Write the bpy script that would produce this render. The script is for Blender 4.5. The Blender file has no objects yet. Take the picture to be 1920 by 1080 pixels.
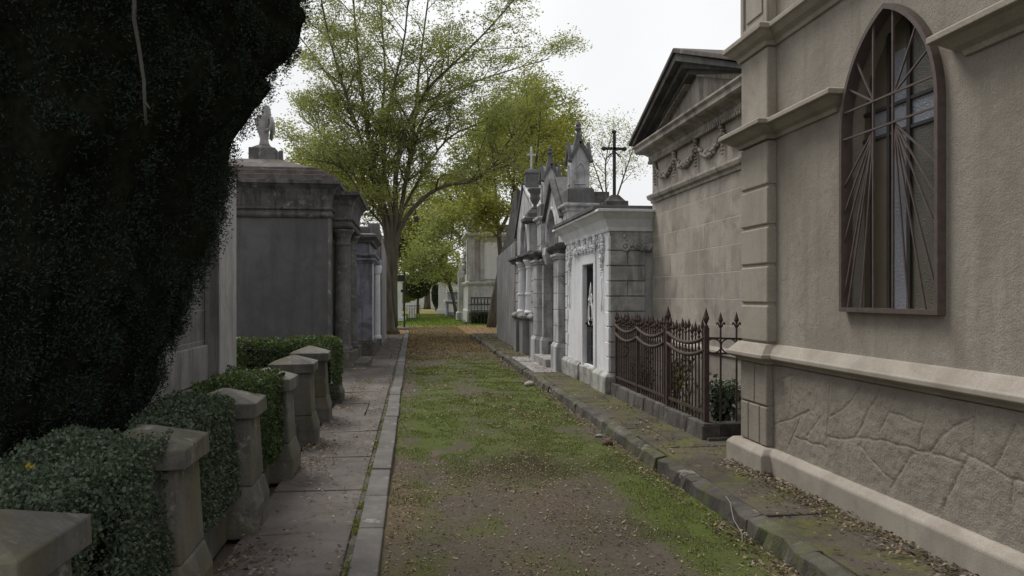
import bpy, bmesh, math, random
import numpy as np
from mathutils import Vector, Matrix
from mathutils.geometry import tessellate_polygon
R = math.radians
rnd = random.Random(11)
rng = np.random.default_rng(7)
SC = bpy.context.scene
COL = SC.collection
# ------------------------------------------------------------------ camera
F_PX, HOR, CAMH, YAW = 1450.0, 555.0, 1.6, R(7.27)
cam = bpy.data.cameras.new("camera"); camo = bpy.data.objects.new("camera", cam); COL.objects.link(camo)
cam.sensor_width = 36.0; cam.lens = 36.0 * F_PX / 1920.0
cam.shift_y = (HOR - 540.0) / 1920.0
cam.clip_start = 0.05; cam.clip_end = 1500
camo.location = (0, 0, CAMH); camo.rotation_euler = (R(90), 0, -YAW)
SC.camera = camo
SY, CY = math.sin(YAW), math.cos(YAW)
def ray(u, v):
    a = (u - 960.0) / F_PX
    return SY + a * CY, CY - a * SY, (HOR - v) / F_PX
def at(u, v, Y):            # point at distance Y down the lane seen at photo position u, v
    x, y, z = ray(u, v); t = Y / y
    return Vector((x * t, Y, CAMH + z * t))
def onx(u, v, X):           # point on the lane-parallel plane x = X
    x, y, z = ray(u, v); t = X / x
    return (y * t, CAMH + z * t)

# ------------------------------------------------------------------ objects
def props(o, label=None, cat=None, group=None, kind=None):
    if label: o["label"] = label
    if cat: o["category"] = cat
    if group: o["group"] = group
    if kind: o["kind"] = kind
    return o
def thing(name, loc, label, cat, group=None, rz=0):
    o = bpy.data.objects.new(name, None); o.empty_display_size = .2; COL.objects.link(o)
    o.location = loc; o.rotation_euler = (0, 0, rz)
    return props(o, label, cat, group)
def link_mesh(name, me, mats, parent=None, local=False):
    o = bpy.data.objects.new(name, me); COL.objects.link(o)
    for m in (mats if isinstance(mats, (list, tuple)) else [mats]): me.materials.append(m)
    if parent is not None:
        o.parent = parent
        if not local:       # geometry was written in world coordinates
            top = parent
            off = Vector((0, 0, 0))
            while top is not None:
                off += top.location; top = top.parent
            me.transform(Matrix.Translation(-off))
    return o
def np_mesh(name, V, Fq, mats, parent=None, midx=None, local=False, smooth=False):
    me = bpy.data.meshes.new(name)
    V = np.asarray(V, dtype=np.float32); Fq = np.asarray(Fq, dtype=np.int32)
    n, k = Fq.shape
    me.vertices.add(len(V)); me.vertices.foreach_set("co", V.ravel())
    me.loops.add(n * k); me.loops.foreach_set("vertex_index", Fq.ravel())
    me.polygons.add(n); me.polygons.foreach_set("loop_start", np.arange(0, n * k, k, dtype=np.int32))
    me.polygons.foreach_set("loop_total", np.full(n, k, dtype=np.int32))
    if smooth: me.polygons.foreach_set("use_smooth", np.ones(n, dtype=bool))
    if midx is not None: me.polygons.foreach_set("material_index", np.asarray(midx, dtype=np.int32))
    me.update(calc_edges=True)
    return link_mesh(name, me, mats, parent, local)
_bm = bmesh.new(); bmesh.ops.create_icosphere(_bm, subdivisions=1, radius=1.0)
ICO_V = [tuple(v.co) for v in _bm.verts]; ICO_F = [tuple(v.index for v in f.verts) for f in _bm.faces]; _bm.free()

class MB:
    def __init__(s): s.v = []; s.f = []; s.m = []; s.cm = 0
    def add(s, V, Fs):
        b = len(s.v); s.v += [tuple(p) for p in V]
        for f in Fs: s.f.append(tuple(i + b for i in f)); s.m.append(s.cm)
        return s
    def box(s, x0, x1, y0, y1, z0, z1):
        return s.add([(x0,y0,z0),(x1,y0,z0),(x1,y1,z0),(x0,y1,z0),(x0,y0,z1),(x1,y0,z1),(x1,y1,z1),(x0,y1,z1)],
                     [(0,3,2,1),(4,5,6,7),(0,1,5,4),(1,2,6,5),(2,3,7,6),(3,0,4,7)])
    def loft(s, rings, cap=True):
        n = len(rings[0]); V = [p for r in rings for p in r]; Fs = []
        for k in range(len(rings) - 1):
            for i in range(n):
                j = (i + 1) % n
                Fs.append((k*n+i, k*n+j, (k+1)*n+j, (k+1)*n+i))
        if cap: Fs.append(tuple(reversed(range(n)))); Fs.append(tuple(range((len(rings)-1)*n, len(rings)*n)))
        return s.add(V, Fs)
    def stack(s, cx, cy, levels, ky=1.0):    # square section: (z, half width)
        return s.loft([[(cx-h,cy-h*ky,z),(cx+h,cy-h*ky,z),(cx+h,cy+h*ky,z),(cx-h,cy+h*ky,z)] for z, h in levels])
    def lathe(s, cx, cy, prof, n=16):        # (r, z)
        return s.loft([[(cx+r*math.cos(2*math.pi*i/n), cy+r*math.sin(2*math.pi*i/n), z) for i in range(n)] for r, z in prof])
    def sweep(s, prof, path):                # prof (out, z) closed outline; path in plan, outward on the right hand
        P = [Vector((p[0], p[1])) for p in path]; rings = []
        for i, p in enumerate(P):
            ns = []
            if i > 0: d = (p - P[i-1]).normalized(); ns.append(Vector((d.y, -d.x)))
            if i < len(P) - 1: d = (P[i+1] - p).normalized(); ns.append(Vector((d.y, -d.x)))
            m = ns[0] if len(ns) == 1 else (ns[0] + ns[1]) / (1 + ns[0].dot(ns[1]))
            rings.append([(p.x + m.x*o, p.y + m.y*o, z) for o, z in prof])
        return s.loft(rings)
    def tube(s, pts, rad, n=6, cap=True):
        pts = [Vector(p) for p in pts]
        if not isinstance(rad, (list, tuple)): rad = [rad] * len(pts)
        rings = []; up = None
        for i, p in enumerate(pts):
            d = (pts[min(i+1, len(pts)-1)] - pts[max(i-1, 0)])
            if d.length < 1e-9: d = Vector((0,0,1))
            d.normalize()
            if up is None: up = d.orthogonal().normalized()
            else:
                up = up - d * up.dot(d)
                up = up.normalized() if up.length > 1e-6 else d.orthogonal().normalized()
            w = d.cross(up)
            rings.append([tuple(p + (up*math.cos(2*math.pi*k/n) + w*math.sin(2*math.pi*k/n)) * rad[i]) for k in range(n)])
        return s.loft(rings, cap)
    def bar(s, p0, p1, w, h, up=(0,0,1)):    # rectangular bar
        p0, p1 = Vector(p0), Vector(p1); d = (p1 - p0).normalized(); u = Vector(up); u = u - d*u.dot(d); u = (u if u.length > 1e-4 else Vector((0,1,0)) - d*d.y).normalized(); q = d.cross(u)
        c = [(-w/2,-h/2),(w/2,-h/2),(w/2,h/2),(-w/2,h/2)]
        return s.loft([[tuple(p + q*a + u*b) for a, b in c] for p in (p0, p1)])
    def prism(s, poly, vec):                 # extrude a 3D outline
        vec = Vector(vec); return s.loft([[tuple(p) for p in poly], [tuple(Vector(p) + vec) for p in poly]])
    def blob(s, c, r, sq=(1,1,1), j=.25):
        return s.add([(c[0]+x*r*sq[0]*(1+rnd.uniform(-j,j)), c[1]+y*r*sq[1]*(1+rnd.uniform(-j,j)), c[2]+z*r*sq[2]*(1+rnd.uniform(-j,j))) for x,y,z in ICO_V], ICO_F)
    def holed(s, outer, hole, X, depth):     # wall in the plane x = X with an opening and its reveal; (y, z) outlines
        o = [Vector((0, a, b)) for a, b in outer]; h = [Vector((0, a, b)) for a, b in hole]
        tri = tessellate_polygon([o, h]); V = [(X, p.y, p.z) for p in o + h]
        s.add(V, tri); n = len(h)
        s.add([(X, p.y, p.z) for p in h] + [(X+depth, p.y, p.z) for p in h], [(i, (i+1)%n, n+(i+1)%n, n+i) for i in range(n)])
        return s
    def build(s, name, mats, parent=None, bevel=0, smooth=False, local=False, seg=2):
        me = bpy.data.meshes.new(name); me.from_pydata(s.v, [], s.f); me.update()
        b = bmesh.new(); b.from_mesh(me); bmesh.ops.recalc_face_normals(b, faces=b.faces); b.to_mesh(me); b.free()
        if any(s.m): me.polygons.foreach_set("material_index", s.m)
        o = link_mesh(name, me, mats, parent, local)
        if smooth:
            for p in me.polygons: p.use_smooth = True
        if bevel:
            md = o.modifiers.new("bevel", "BEVEL"); md.width = bevel; md.segments = seg; md.limit_method = "ANGLE"; md.angle_limit = R(35)
            md.use_clamp_overlap = True
        return o
def copy_tree(o, parent=None):
    c = o.copy(); COL.objects.link(c); c.parent = parent
    for ch in list(o.children): copy_tree(ch, c)
    return c
def arch_pts(yc, hw, z0, zs, rise, n=14):    # outline of a pointed opening: bottom z0, springing zs
    rr = (hw*hw + rise*rise) / (2*hw); off = rr - hw
    a1 = math.atan2(rise, off) if off > 1e-6 else math.pi/2
    L = []
    for k in range(n + 1):
        a = a1 * k / n
        L.append((yc - off + rr*math.cos(a), zs + rr*math.sin(a)))
    Lm = [(2*yc - y, z) for y, z in reversed(L[:-1])]
    return [(yc - hw, z0), (yc + hw, z0)] + L + Lm

# ------------------------------------------------------------------ noise for placing leaves and moss
def vnoise(x, y, seed=0):
    xi = np.floor(x).astype(np.int64); yi = np.floor(y).astype(np.int64); fx = x - xi; fy = y - yi
    fx = fx*fx*(3-2*fx); fy = fy*fy*(3-2*fy)
    def h(a, b):
        n = (a*374761393 + b*668265263 + seed*974711) & 0x7fffffff
        n = ((n ^ (n >> 13)) * 1274126177) & 0x7fffffff
        return ((n ^ (n >> 16)) & 0xffff) / 65535.0
    return (h(xi,yi)*(1-fx)+h(xi+1,yi)*fx)*(1-fy) + (h(xi,yi+1)*(1-fx)+h(xi+1,yi+1)*fx)*fy
def fbm(x, y, seed=0, o=4):
    t = 0; a = .5; s = 0
    for k in range(o):
        t = t + a*vnoise(x*2**k, y*2**k, seed+k); s += a; a *= .5
    return t / s
def sstep(a, b, x):
    t = np.clip((x - a) / (b - a), 0, 1); return t*t*(3-2*t)

# ------------------------------------------------------------------ materials
class NT:
    def __init__(s, name):
        s.mat = bpy.data.materials.new(name); s.mat.use_nodes = True; s.t = s.mat.node_tree; s.t.nodes.clear()
        s.out = s.t.nodes.new("ShaderNodeOutputMaterial"); s.geo = s.t.nodes.new("ShaderNodeNewGeometry")
        s.pos = s.geo.outputs["Position"]; s.island = s.geo.outputs["Random Per Island"]
    def n(s, typ, ins=None, **pr):
        q = s.t.nodes.new(typ)
        for k, v in pr.items(): setattr(q, k, v)
        for k, v in (ins or {}).items(): s.set(q.inputs[k], v)
        return q
    def set(s, sock, v):
        if isinstance(v, bpy.types.NodeSocket): s.t.links.new(v, sock)
        elif isinstance(v, (tuple, list)) and len(v) == 3 and sock.type == "RGBA": sock.default_value = (*v, 1)
        else: sock.default_value = v
    def map(s, vec, scale=(1,1,1), loc=(0,0,0)):
        return s.n("ShaderNodeMapping", {"Vector": vec, "Scale": scale, "Location": loc}).outputs[0]
    def noise(s, scale, detail=6, rough=.6, vec=None, dist=0):
        return s.n("ShaderNodeTexNoise", {"Vector": vec or s.pos, "Scale": scale, "Detail": detail, "Roughness": rough, "Distortion": dist}).outputs["Fac"]
    def ramp(s, fac, stops, interp="LINEAR"):
        q = s.n("ShaderNodeValToRGB", {"Fac": fac}); cr = q.color_ramp; cr.interpolation = interp
        while len(cr.elements) < len(stops): cr.elements.new(.5)
        for e, (p, c) in zip(cr.elements, stops):
            e.position = p; e.color = (*c, 1) if isinstance(c, (tuple, list)) else (c, c, c, 1)
        return q.outputs["Color"]
    def mix(s, fac, a, b, mode="MIX"):
        q = s.n("ShaderNodeMix", data_type="RGBA", blend_type=mode)
        s.set(q.inputs["Factor"], fac); s.set(q.inputs[6], a); s.set(q.inputs[7], b); return q.outputs[2]
    def math(s, op, a, b=None):
        q = s.n("ShaderNodeMath", operation=op); s.set(q.inputs[0], a)
        if b is not None: s.set(q.inputs[1], b)
        return q.outputs[0]
    def xyz(s):
        q = s.n("ShaderNodeSeparateXYZ", {"Vector": s.pos}); return q.outputs
    def comb(s, x, y, z):
        return s.n("ShaderNodeCombineXYZ", {"X": x, "Y": y, "Z": z}).outputs[0]
    def bump(s, h, strength=.3, dist=.01, nrm=None):
        i = {"Height": h, "Strength": strength, "Distance": dist}
        if nrm is not None: i["Normal"] = nrm
        return s.n("ShaderNodeBump", i).outputs[0]
    def done(s, color, rough=.9, nrm=None, spec=.3, metal=0.0):
        i = {"Base Color": color, "Roughness": rough, "Specular IOR Level": spec, "Metallic": metal}
        if nrm is not None: i["Normal"] = nrm
        b = s.n("ShaderNodeBsdfPrincipled", i); s.t.links.new(b.outputs[0], s.out.inputs[0]); return s.mat

def stone(name, c1, c2, stain=(.05,.047,.045), streak=.5, patch=.35, scale=1.6, grain=70, gb=.35, gd=.006, moss=None, mossamt=.0, lichen=None, joints=None, spec=.2):
    m = NT(name)
    base = m.ramp(m.noise(scale, 8, .65), [(.38, c1), (.62, c2)])
    sp = m.noise(grain, 3, .6)
    base = m.mix(.55, base, m.ramp(sp, [(.32, .5), (.66, 1.0)]), "MULTIPLY")
    st = m.noise(1.0, 6, .65, vec=m.map(m.pos, (5.5, 5.5, .55)))
    base = m.mix(m.math("MULTIPLY", m.ramp(st, [(.47, 0.0), (.64, 1.0)]), streak), base, stain)
    pt = m.noise(2.3, 9, .72, dist=.6)
    base = m.mix(m.math("MULTIPLY", m.ramp(pt, [(.47, 0.0), (.62, 1.0)]), patch), base, stain)
    h = m.math("ADD", m.math("MULTIPLY", sp, .6), m.noise(14, 5, .6))
    if lichen:
        lp = m.noise(5.0, 9, .75, vec=m.map(m.pos, (1,1,1), (3,7,1)))
        base = m.mix(m.ramp(lp, [(.57, 0.0), (.66, .75)]), base, lichen)
    if moss:
        mp = m.noise(2.6, 8, .7, vec=m.map(m.pos, (1,1,1), (9,2,5)))
        base = m.mix(m.math("MULTIPLY", m.ramp(mp, [(.46, 0.0), (.64, 1.0)]), mossamt), base, moss)
    nrm = None
    if joints:                                # (row height, block width, joint tint, strength)
        rh, bw, jc, js, ax = joints
        p = m.xyz(); v = m.comb(p[1] if ax == "y" else p[0], p[2], 0.0)
        v = m.n("ShaderNodeVectorMath", {0: v, 1: m.n("ShaderNodeVectorMath", {0: m.n("ShaderNodeTexNoise", {"Vector": m.pos, "Scale": 6.0}).outputs["Color"], "Scale": .014}, operation="SCALE").outputs[0]}, operation="ADD").outputs[0]
        bk = m.n("ShaderNodeTexBrick", {"Vector": v, "Color1": (1,1,1), "Color2": (.78,.775,.77), "Mortar": (.88,.88,.88), "Scale": 1.0, "Mortar Size": .007, "Mortar Smooth": .3, "Bias": 0.0, "Brick Width": bw, "Row Height": rh})
        base = m.mix(.8, base, bk.outputs["Color"], "MULTIPLY")
        base = m.mix(m.math("MULTIPLY", bk.outputs["Fac"], js), base, jc)
        nrm = m.bump(m.math("SUBTRACT", 1.0, bk.outputs["Fac"]), .5, .01)
    return m.done(base, .92, m.bump(h, gb, gd, nrm), spec)

M = {}
M["chapel"] = stone("chapel_render", (.325,.292,.245), (.38,.345,.292), stain=(.215,.185,.15), streak=.5, patch=.4, scale=.8, grain=130, gb=.7, gd=.012)
M["chapel_trim"] = stone("chapel_trim", (.355,.32,.268), (.41,.372,.315), stain=(.2,.17,.14), streak=.25, patch=.4, scale=1.1, grain=120, gb=.3, gd=.005)
M["chapel_dado"] = stone("chapel_rough_render", (.285,.255,.212), (.33,.297,.249), stain=(.18,.155,.13), streak=.3, patch=.4, scale=.9, grain=85, gb=.7, gd=.012)
M["temple"] = stone("temple_ashlar", (.475,.427,.368), (.378,.339,.294), stain=(.19,.172,.156), streak=.25, patch=.65, scale=1.1, grain=60, gb=.4, joints=(.315,.52,(.50,.465,.41),.4,"y"))
M["temple_trim"] = stone("temple_trim", (.43,.39,.335), (.34,.31,.27), stain=(.10,.093,.087), streak=.65, patch=.6, scale=1.3)
M["temple_dark"] = stone("temple_blackened", (.075,.07,.068), (.045,.043,.042), stain=(.16,.15,.135), streak=.3, patch=.5, scale=2)
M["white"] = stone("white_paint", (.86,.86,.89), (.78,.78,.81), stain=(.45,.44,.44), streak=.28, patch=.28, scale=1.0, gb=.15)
M["white_shaded"] = stone("white_paint_shaded", (.52,.515,.50), (.42,.415,.405), stain=(.16,.157,.152), streak=.6, patch=.65, scale=1.0, gb=.15)  # same white paint, stained, with the near side's shade put into the colour
M["white_dirty"] = stone("dirty_plinth", (.56,.55,.53), (.40,.39,.375), stain=(.15,.14,.125), streak=.5, patch=.8, scale=1.6, moss=(.14,.15,.07), mossamt=.4)
M["gothic"] = stone("gothic_stone", (.60,.59,.60), (.47,.465,.47), stain=(.15,.147,.143), streak=.75, patch=.6, scale=1.4)
M["gothic_dark"] = stone("gothic_dark_stone", (.17,.165,.165), (.12,.118,.118), stain=(.055,.055,.055), streak=.5, patch=.5, scale=2)
M["grey_render"] = stone("grey_render", (.36,.35,.345), (.28,.273,.27), stain=(.13,.125,.12), streak=.8, patch=.45, scale=.8)
M["peeling"] = stone("peeling_white_roof", (.66,.65,.64), (.56,.55,.54), stain=(.12,.115,.11), streak=.35, patch=.9, scale=3)
M["dark_tomb"] = stone("dark_cement", (.138,.134,.138), (.108,.105,.109), stain=(.066,.064,.067), streak=.5, patch=.5, scale=.9, grain=90, gb=.3)
M["dark_trim"] = stone("blackened_cornice", (.15,.145,.145), (.09,.087,.088), stain=(.035,.034,.034), streak=.9, patch=.6, scale=2.0, lichen=(.27,.26,.25))
M["dark_roof"] = stone("mossy_roof_slab", (.17,.15,.14), (.11,.1,.095), stain=(.05,.045,.042), streak=.4, patch=.6, scale=3, moss=(.13,.075,.05), mossamt=.35, lichen=(.25,.24,.22))
M["old_column"] = stone("mottled_column", (.20,.19,.18), (.13,.125,.12), stain=(.06,.058,.056), streak=.5, patch=.7, scale=2.5, lichen=(.33,.31,.28))
M["blue_tomb"] = stone("blue_grey_paint", (.36,.365,.43), (.26,.265,.31), stain=(.075,.075,.08), streak=.7, patch=.6, scale=1.6)
M["block_tomb"] = stone("grey_block", (.26,.255,.255), (.20,.197,.197), stain=(.1,.098,.098), streak=.5, patch=.5, scale=1.1, joints=(.36,.62,(.40,.39,.38),.5,"y"))
M["pale_plaster"] = stone("pale_plaster", (.47,.46,.445), (.38,.373,.365), stain=(.2,.195,.19), streak=.65, patch=.4, scale=1.5)
M["pier"] = stone("pier_cement", (.21,.20,.182), (.14,.133,.122), stain=(.07,.066,.058), streak=.6, patch=.7, scale=2.6, lichen=(.38,.365,.325), moss=(.14,.125,.05), mossamt=.5)
M["far_stone"] = stone("far_pale_stone", (.50,.49,.48), (.40,.392,.385), stain=(.18,.17,.165), streak=.6, patch=.5, scale=.6)
M["far_white"] = stone("far_white_wall", (.72,.72,.73), (.62,.62,.63), stain=(.4,.39,.39), streak=.4, patch=.3, scale=.5)
M["kerb"] = stone("kerb_granite", (.185,.175,.163), (.135,.127,.119), stain=(.09,.083,.078), streak=.2, patch=.6, scale=3, grain=110, gb=.5, lichen=(.30,.285,.26))
M["kerb_dark"] = stone("kerb_dark_stone", (.135,.123,.107), (.075,.068,.06), stain=(.04,.035,.03), streak=.5, patch=.7, scale=2.5, gb=.6, gd=.012, moss=(.10,.115,.03), mossamt=.5, lichen=(.27,.25,.21))
M["slab"] = stone("pavement_concrete", (.172,.155,.143), (.125,.112,.104), stain=(.09,.079,.072), streak=.0, patch=.75, scale=1.3, grain=90, gb=.4, gd=.006, moss=(.11,.08,.06), mossamt=.3)
M["slab_moss"] = stone("mossy_pavement", (.115,.098,.076), (.07,.06,.047), stain=(.05,.042,.034), streak=.0, patch=.7, scale=1.6, grain=60, gb=.6, gd=.012, moss=(.10,.105,.022), mossamt=.85)
M["slab_pale"] = stone("pale_pavement", (.40,.38,.36), (.30,.285,.27), stain=(.13,.12,.105), streak=.0, patch=.8, scale=1.8)
M["base_wall"] = stone("fence_base", (.15,.135,.12), (.09,.082,.075), stain=(.03,.027,.025), streak=.6, patch=.85, scale=2.2, gb=.6, lichen=(.22,.20,.17))

def rust(name, c1, c2, rough=.8):
    m = NT(name); c = m.ramp(m.noise(18, 6, .7), [(.35, c1), (.65, c2)])
    return m.done(c, rough, m.bump(m.noise(120, 3, .6), .3, .002), .3)
M["iron"] = rust("rusty_iron", (.088,.057,.046), (.043,.032,.028))
M["black_iron"] = rust("black_iron", (.02,.02,.021), (.035,.032,.03), .6)
M["win_metal"] = rust("brown_window_steel", (.12,.09,.078), (.08,.062,.055), .6)
M["white_metal"] = rust("white_painted_metal", (.72,.72,.72), (.55,.55,.54), .5)
M["door"] = rust("dark_door", (.035,.035,.04), (.022,.022,.026), .45)
M["lead"] = rust("lead_bar", (.045,.04,.037), (.03,.028,.026), .6)

def glass(name, col, rough, bs, bd, vor=False):
    m = NT(name)
    if vor: h = m.n("ShaderNodeTexVoronoi", {"Vector": m.pos, "Scale": bs}).outputs["Distance"]
    else: h = m.noise(bs, 2, .5)
    c = m.mix(m.noise(3, 4, .6), tuple(x*.75 for x in col), tuple(min(1, x*1.2) for x in col))
    return m.done(c, rough, m.bump(h, .6, bd), .6)
M["g_brown"] = glass("brown_glass", (.115,.097,.066), .3, 4, .01)
M["g_blue"] = glass("blue_hammered_glass", (.215,.225,.26), .35, 95, .007, True)
M["g_green"] = glass("olive_hammered_glass", (.105,.097,.077), .35, 110, .006, True)

def bark(name, c1, c2, s=7):
    m = NT(name); v = m.map(m.pos, (s, s, s*.18)); a = m.noise(1.0, 8, .7, vec=v, dist=.4)
    c = m.mix(m.ramp(m.noise(1.5, 5, .6), [(.4, 0.0), (.7, .35)]), m.ramp(a, [(.3, c1), (.7, c2)]), (.07,.075,.04))
    return m.done(c, .95, m.bump(a, .9, .04), .1)
M["bark"] = bark("grey_bark", (.045,.039,.032), (.15,.132,.105))
M["bark_brown"] = bark("brown_bark", (.035,.026,.02), (.13,.105,.08))
M["dead_twig"] = bark("dead_twig", (.085,.078,.07), (.15,.14,.125), 30)

def leafmat(name, stops, transl=.35, rough=.55, spec=.25, cl=None):
    m = NT(name); c = m.ramp(m.island, stops)
    if cl:                                   # clump-sized drift of the leaf colour
        c = m.mix(m.ramp(m.noise(cl[0], 3, .6), [(.42, 0.0), (.62, cl[2])]), c, cl[1])
    b = m.n("ShaderNodeBsdfPrincipled", {"Base Color": c, "Roughness": rough, "Specular IOR Level": spec})
    t = m.n("ShaderNodeBsdfTranslucent", {"Color": m.mix(.35, c, (.30,.34,.04))})
    x = m.n("ShaderNodeMixShader", {0: transl, 1: b.outputs[0], 2: t.outputs[0]})
    m.t.links.new(x.outputs[0], m.out.inputs[0]); return m.mat
M["lf_tree"] = leafmat("tree_leaves", [(0, (.17,.20,.09)), (.45, (.25,.285,.13)), (.8, (.33,.36,.165)), (1, (.42,.40,.12))], .6, cl=(.35, (.22,.25,.045), .7))
M["lf_yellow"] = leafmat("autumn_leaves", [(0, (.19,.20,.045)), (.4, (.28,.28,.06)), (.75, (.36,.33,.07)), (1, (.2,.25,.07))], .58, cl=(.5, (.13,.15,.03), .8))
M["lf_mid"] = leafmat("mid_green_leaves", [(0, (.13,.165,.045)), (.5, (.22,.255,.065)), (1, (.34,.33,.085))], .58, cl=(.4, (.17,.165,.03), .7))
M["lf_dark"] = leafmat("dark_green_leaves", [(0, (.022,.034,.016)), (.6, (.04,.055,.024)), (1, (.06,.075,.03))], .2)
M["lf_yew"] = leafmat("yew_needles", [(0, (.016,.025,.021)), (.6, (.034,.048,.041)), (.95, (.055,.07,.06)), (1, (.06,.052,.04))], .04, .9, .0)
M["lf_box"] = leafmat("box_leaves", [(0, (.042,.066,.046)), (.5, (.082,.115,.078)), (.85, (.125,.16,.112)), (.97, (.13,.15,.105)), (1, (.12,.10,.05))], .15, .62, .2)
M["lf_box2"] = leafmat("bright_box_leaves", [(0, (.026,.048,.022)), (.5, (.05,.085,.036)), (.9, (.082,.13,.05)), (1, (.12,.135,.05))], .18, .6, .2)
M["lf_lime"] = leafmat("lime_leaves", [(0, (.10,.125,.025)), (1, (.19,.21,.05))], .4)
M["lf_litter"] = leafmat("fallen_leaves", [(0, (.05,.034,.026)), (.25, (.10,.068,.05)), (.5, (.16,.113,.082)), (.75, (.24,.18,.13)), (.92, (.31,.25,.18)), (1, (.27,.21,.07))], .1, .7, .2)
M["lf_litter_far"] = leafmat("fallen_leaves_far", [(0, (.10,.065,.035)), (.5, (.19,.125,.062)), (.9, (.26,.19,.095)), (1, (.32,.27,.10))], .1, .8, .1)
M["lf_grass"] = leafmat("grass_blades", [(0, (.05,.068,.016)), (.6, (.092,.13,.026)), (1, (.15,.16,.045))], .3)
M["lf_yleaf"] = leafmat("yellow_leaf", [(0, (.5,.34,.02)), (1, (.55,.38,.03))], .3)
_m = NT("inner_shade_and_stems"); M["core"] = _m.done(_m.ramp(_m.noise(30, 4, .6), [(.3, (.008,.010,.007)), (.7, (.022,.022,.016))]), 1.0, None, 0)  # near-black for the shade inside foliage; also colours the shrub stems
_m = NT("stone_pale"); M["rock"] = _m.done(_m.ramp(_m.noise(14, 5, .6), [(.3, (.22,.20,.175)), (.7, (.36,.33,.29))]), .9, _m.bump(_m.noise(40,4,.6), .5, .01))
_m = NT("brick_red"); M["brick"] = _m.done(_m.ramp(_m.noise(20, 5, .6), [(.3, (.08,.045,.035)), (.7, (.13,.08,.065))]), .9, _m.bump(_m.noise(50,4,.6), .5, .01))
_m = NT("pale_wire"); M["wire"] = _m.done((.22,.21,.19), .7)

def lane_mat():
    m = NT("lane_soil")
    A = lambda n: m.n("ShaderNodeAttribute", attribute_name=n).outputs["Fac"]
    f = m.noise(38, 5, .7); g = m.noise(6, 6, .65)
    soil = m.mix(g, (.075,.063,.048), (.15,.127,.1)); soil = m.mix(.6, soil, m.ramp(f, [(.25,.45),(.75,1.0)]), "MULTIPLY")
    moss = m.mix(m.noise(11, 6, .7), (.062,.08,.02), (.125,.155,.038)); moss = m.mix(.55, moss, m.ramp(m.noise(85,3,.6), [(.25,.4),(.75,1.0)]), "MULTIPLY")
    lf = m.mix(m.noise(55, 4, .7), (.075,.054,.038), (.18,.135,.09))
    k = m.ramp(m.math("ADD", A("moss"), m.math("MULTIPLY", m.math("SUBTRACT", m.noise(19, 8, .8), .5), 1.7)), [(.28, 0.0), (.74, 1.0)])
    c = m.mix(k, soil, moss)
    k2 = m.ramp(m.math("ADD", A("leafy"), m.math("MULTIPLY", m.math("SUBTRACT", m.noise(26, 8, .8), .5), 1.5)), [(.4, 0.0), (.7, .9)])
    c = m.mix(k2, c, lf)
    c = m.mix(m.math("MULTIPLY", A("damp"), .75), c, (.05,.04,.033))
    h = m.math("ADD", f, m.math("MULTIPLY", m.noise(90, 3, .6), .8))
    return m.done(c, .95, m.bump(h, .7, .02), .15)
M["lane"] = lane_mat()
def ground_mat():
    m = NT("ground_leaves_grass"); p = m.xyz(); n1 = m.noise(.5, 6, .65)
    y = m.math("ADD", p[1], m.math("MULTIPLY", m.math("SUBTRACT", n1, .5), 7.0))
    lf = m.mix(m.noise(5, 7, .75), (.12,.075,.04), (.25,.17,.085)); soil = m.mix(m.noise(9, 6, .7), (.07,.057,.043), (.15,.125,.095))
    gr = m.mix(m.noise(3, 7, .7), (.10,.19,.02), (.19,.29,.035)); pg = m.mix(m.noise(2, 7, .7), (.15,.155,.045), (.25,.22,.10))
    c = m.mix(m.ramp(m.n("ShaderNodeMapRange", {"Value": y, "From Min": 20, "From Max": 26}).outputs[0], [(0,0.0),(1,1.0)]), soil, lf)
    c = m.mix(m.n("ShaderNodeMapRange", {"Value": y, "From Min": 41, "From Max": 44}).outputs[0], c, gr)
    c = m.mix(m.n("ShaderNodeMapRange", {"Value": y, "From Min": 55, "From Max": 64}).outputs[0], c, pg)
    return m.done(c, .95, m.bump(m.noise(25, 5, .7), .6, .03), .1)
M["ground"] = ground_mat()

# ------------------------------------------------------------------ world, sun
w = bpy.data.worlds.new("World"); SC.world = w; w.use_nodes = True
wt = w.node_tree; wt.nodes.clear()
sky = wt.nodes.new("ShaderNodeTexSky"); sky.sky_type = "NISHITA"; sky.sun_disc = False
SUN_EL, SUN_AZ = R(58), R(-38)
sky.sun_elevation = SUN_EL; sky.sun_rotation = SUN_AZ; sky.dust_density = 4; sky.air_density = 1; sky.ozone_density = 1
hs = wt.nodes.new("ShaderNodeHueSaturation"); hs.inputs["Saturation"].default_value = .06
tc = wt.nodes.new("ShaderNodeTexCoord"); nz = wt.nodes.new("ShaderNodeTexNoise"); nz.inputs["Scale"].default_value = 1.6; nz.inputs["Detail"].default_value = 5
cr = wt.nodes.new("ShaderNodeValToRGB"); cr.color_ramp.elements[0].color = (6.3,6.35,6.5,1); cr.color_ramp.elements[1].color = (7.9,7.95,8.05,1)
cr.color_ramp.elements[0].position = .35; cr.color_ramp.elements[1].position = .65
mx = wt.nodes.new("ShaderNodeMix"); mx.data_type = "RGBA"; mx.inputs["Factor"].default_value = .85
bg = wt.nodes.new("ShaderNodeBackground"); bg.inputs["Strength"].default_value = .1
wo = wt.nodes.new("ShaderNodeOutputWorld")
L = wt.links.new
L(sky.outputs[0], hs.inputs["Color"]); L(tc.outputs["Generated"], nz.inputs["Vector"]); L(nz.outputs["Fac"], cr.inputs[0])
L(hs.outputs[0], mx.inputs[6]); L(cr.outputs[0], mx.inputs[7]); L(mx.outputs[2], bg.inputs["Color"]); L(bg.outputs[0], wo.inputs[0])
sd = bpy.data.lights.new("sun", "SUN"); sd.energy = 2.0; sd.angle = R(25); sd.color = (1, .97, .93)
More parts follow.
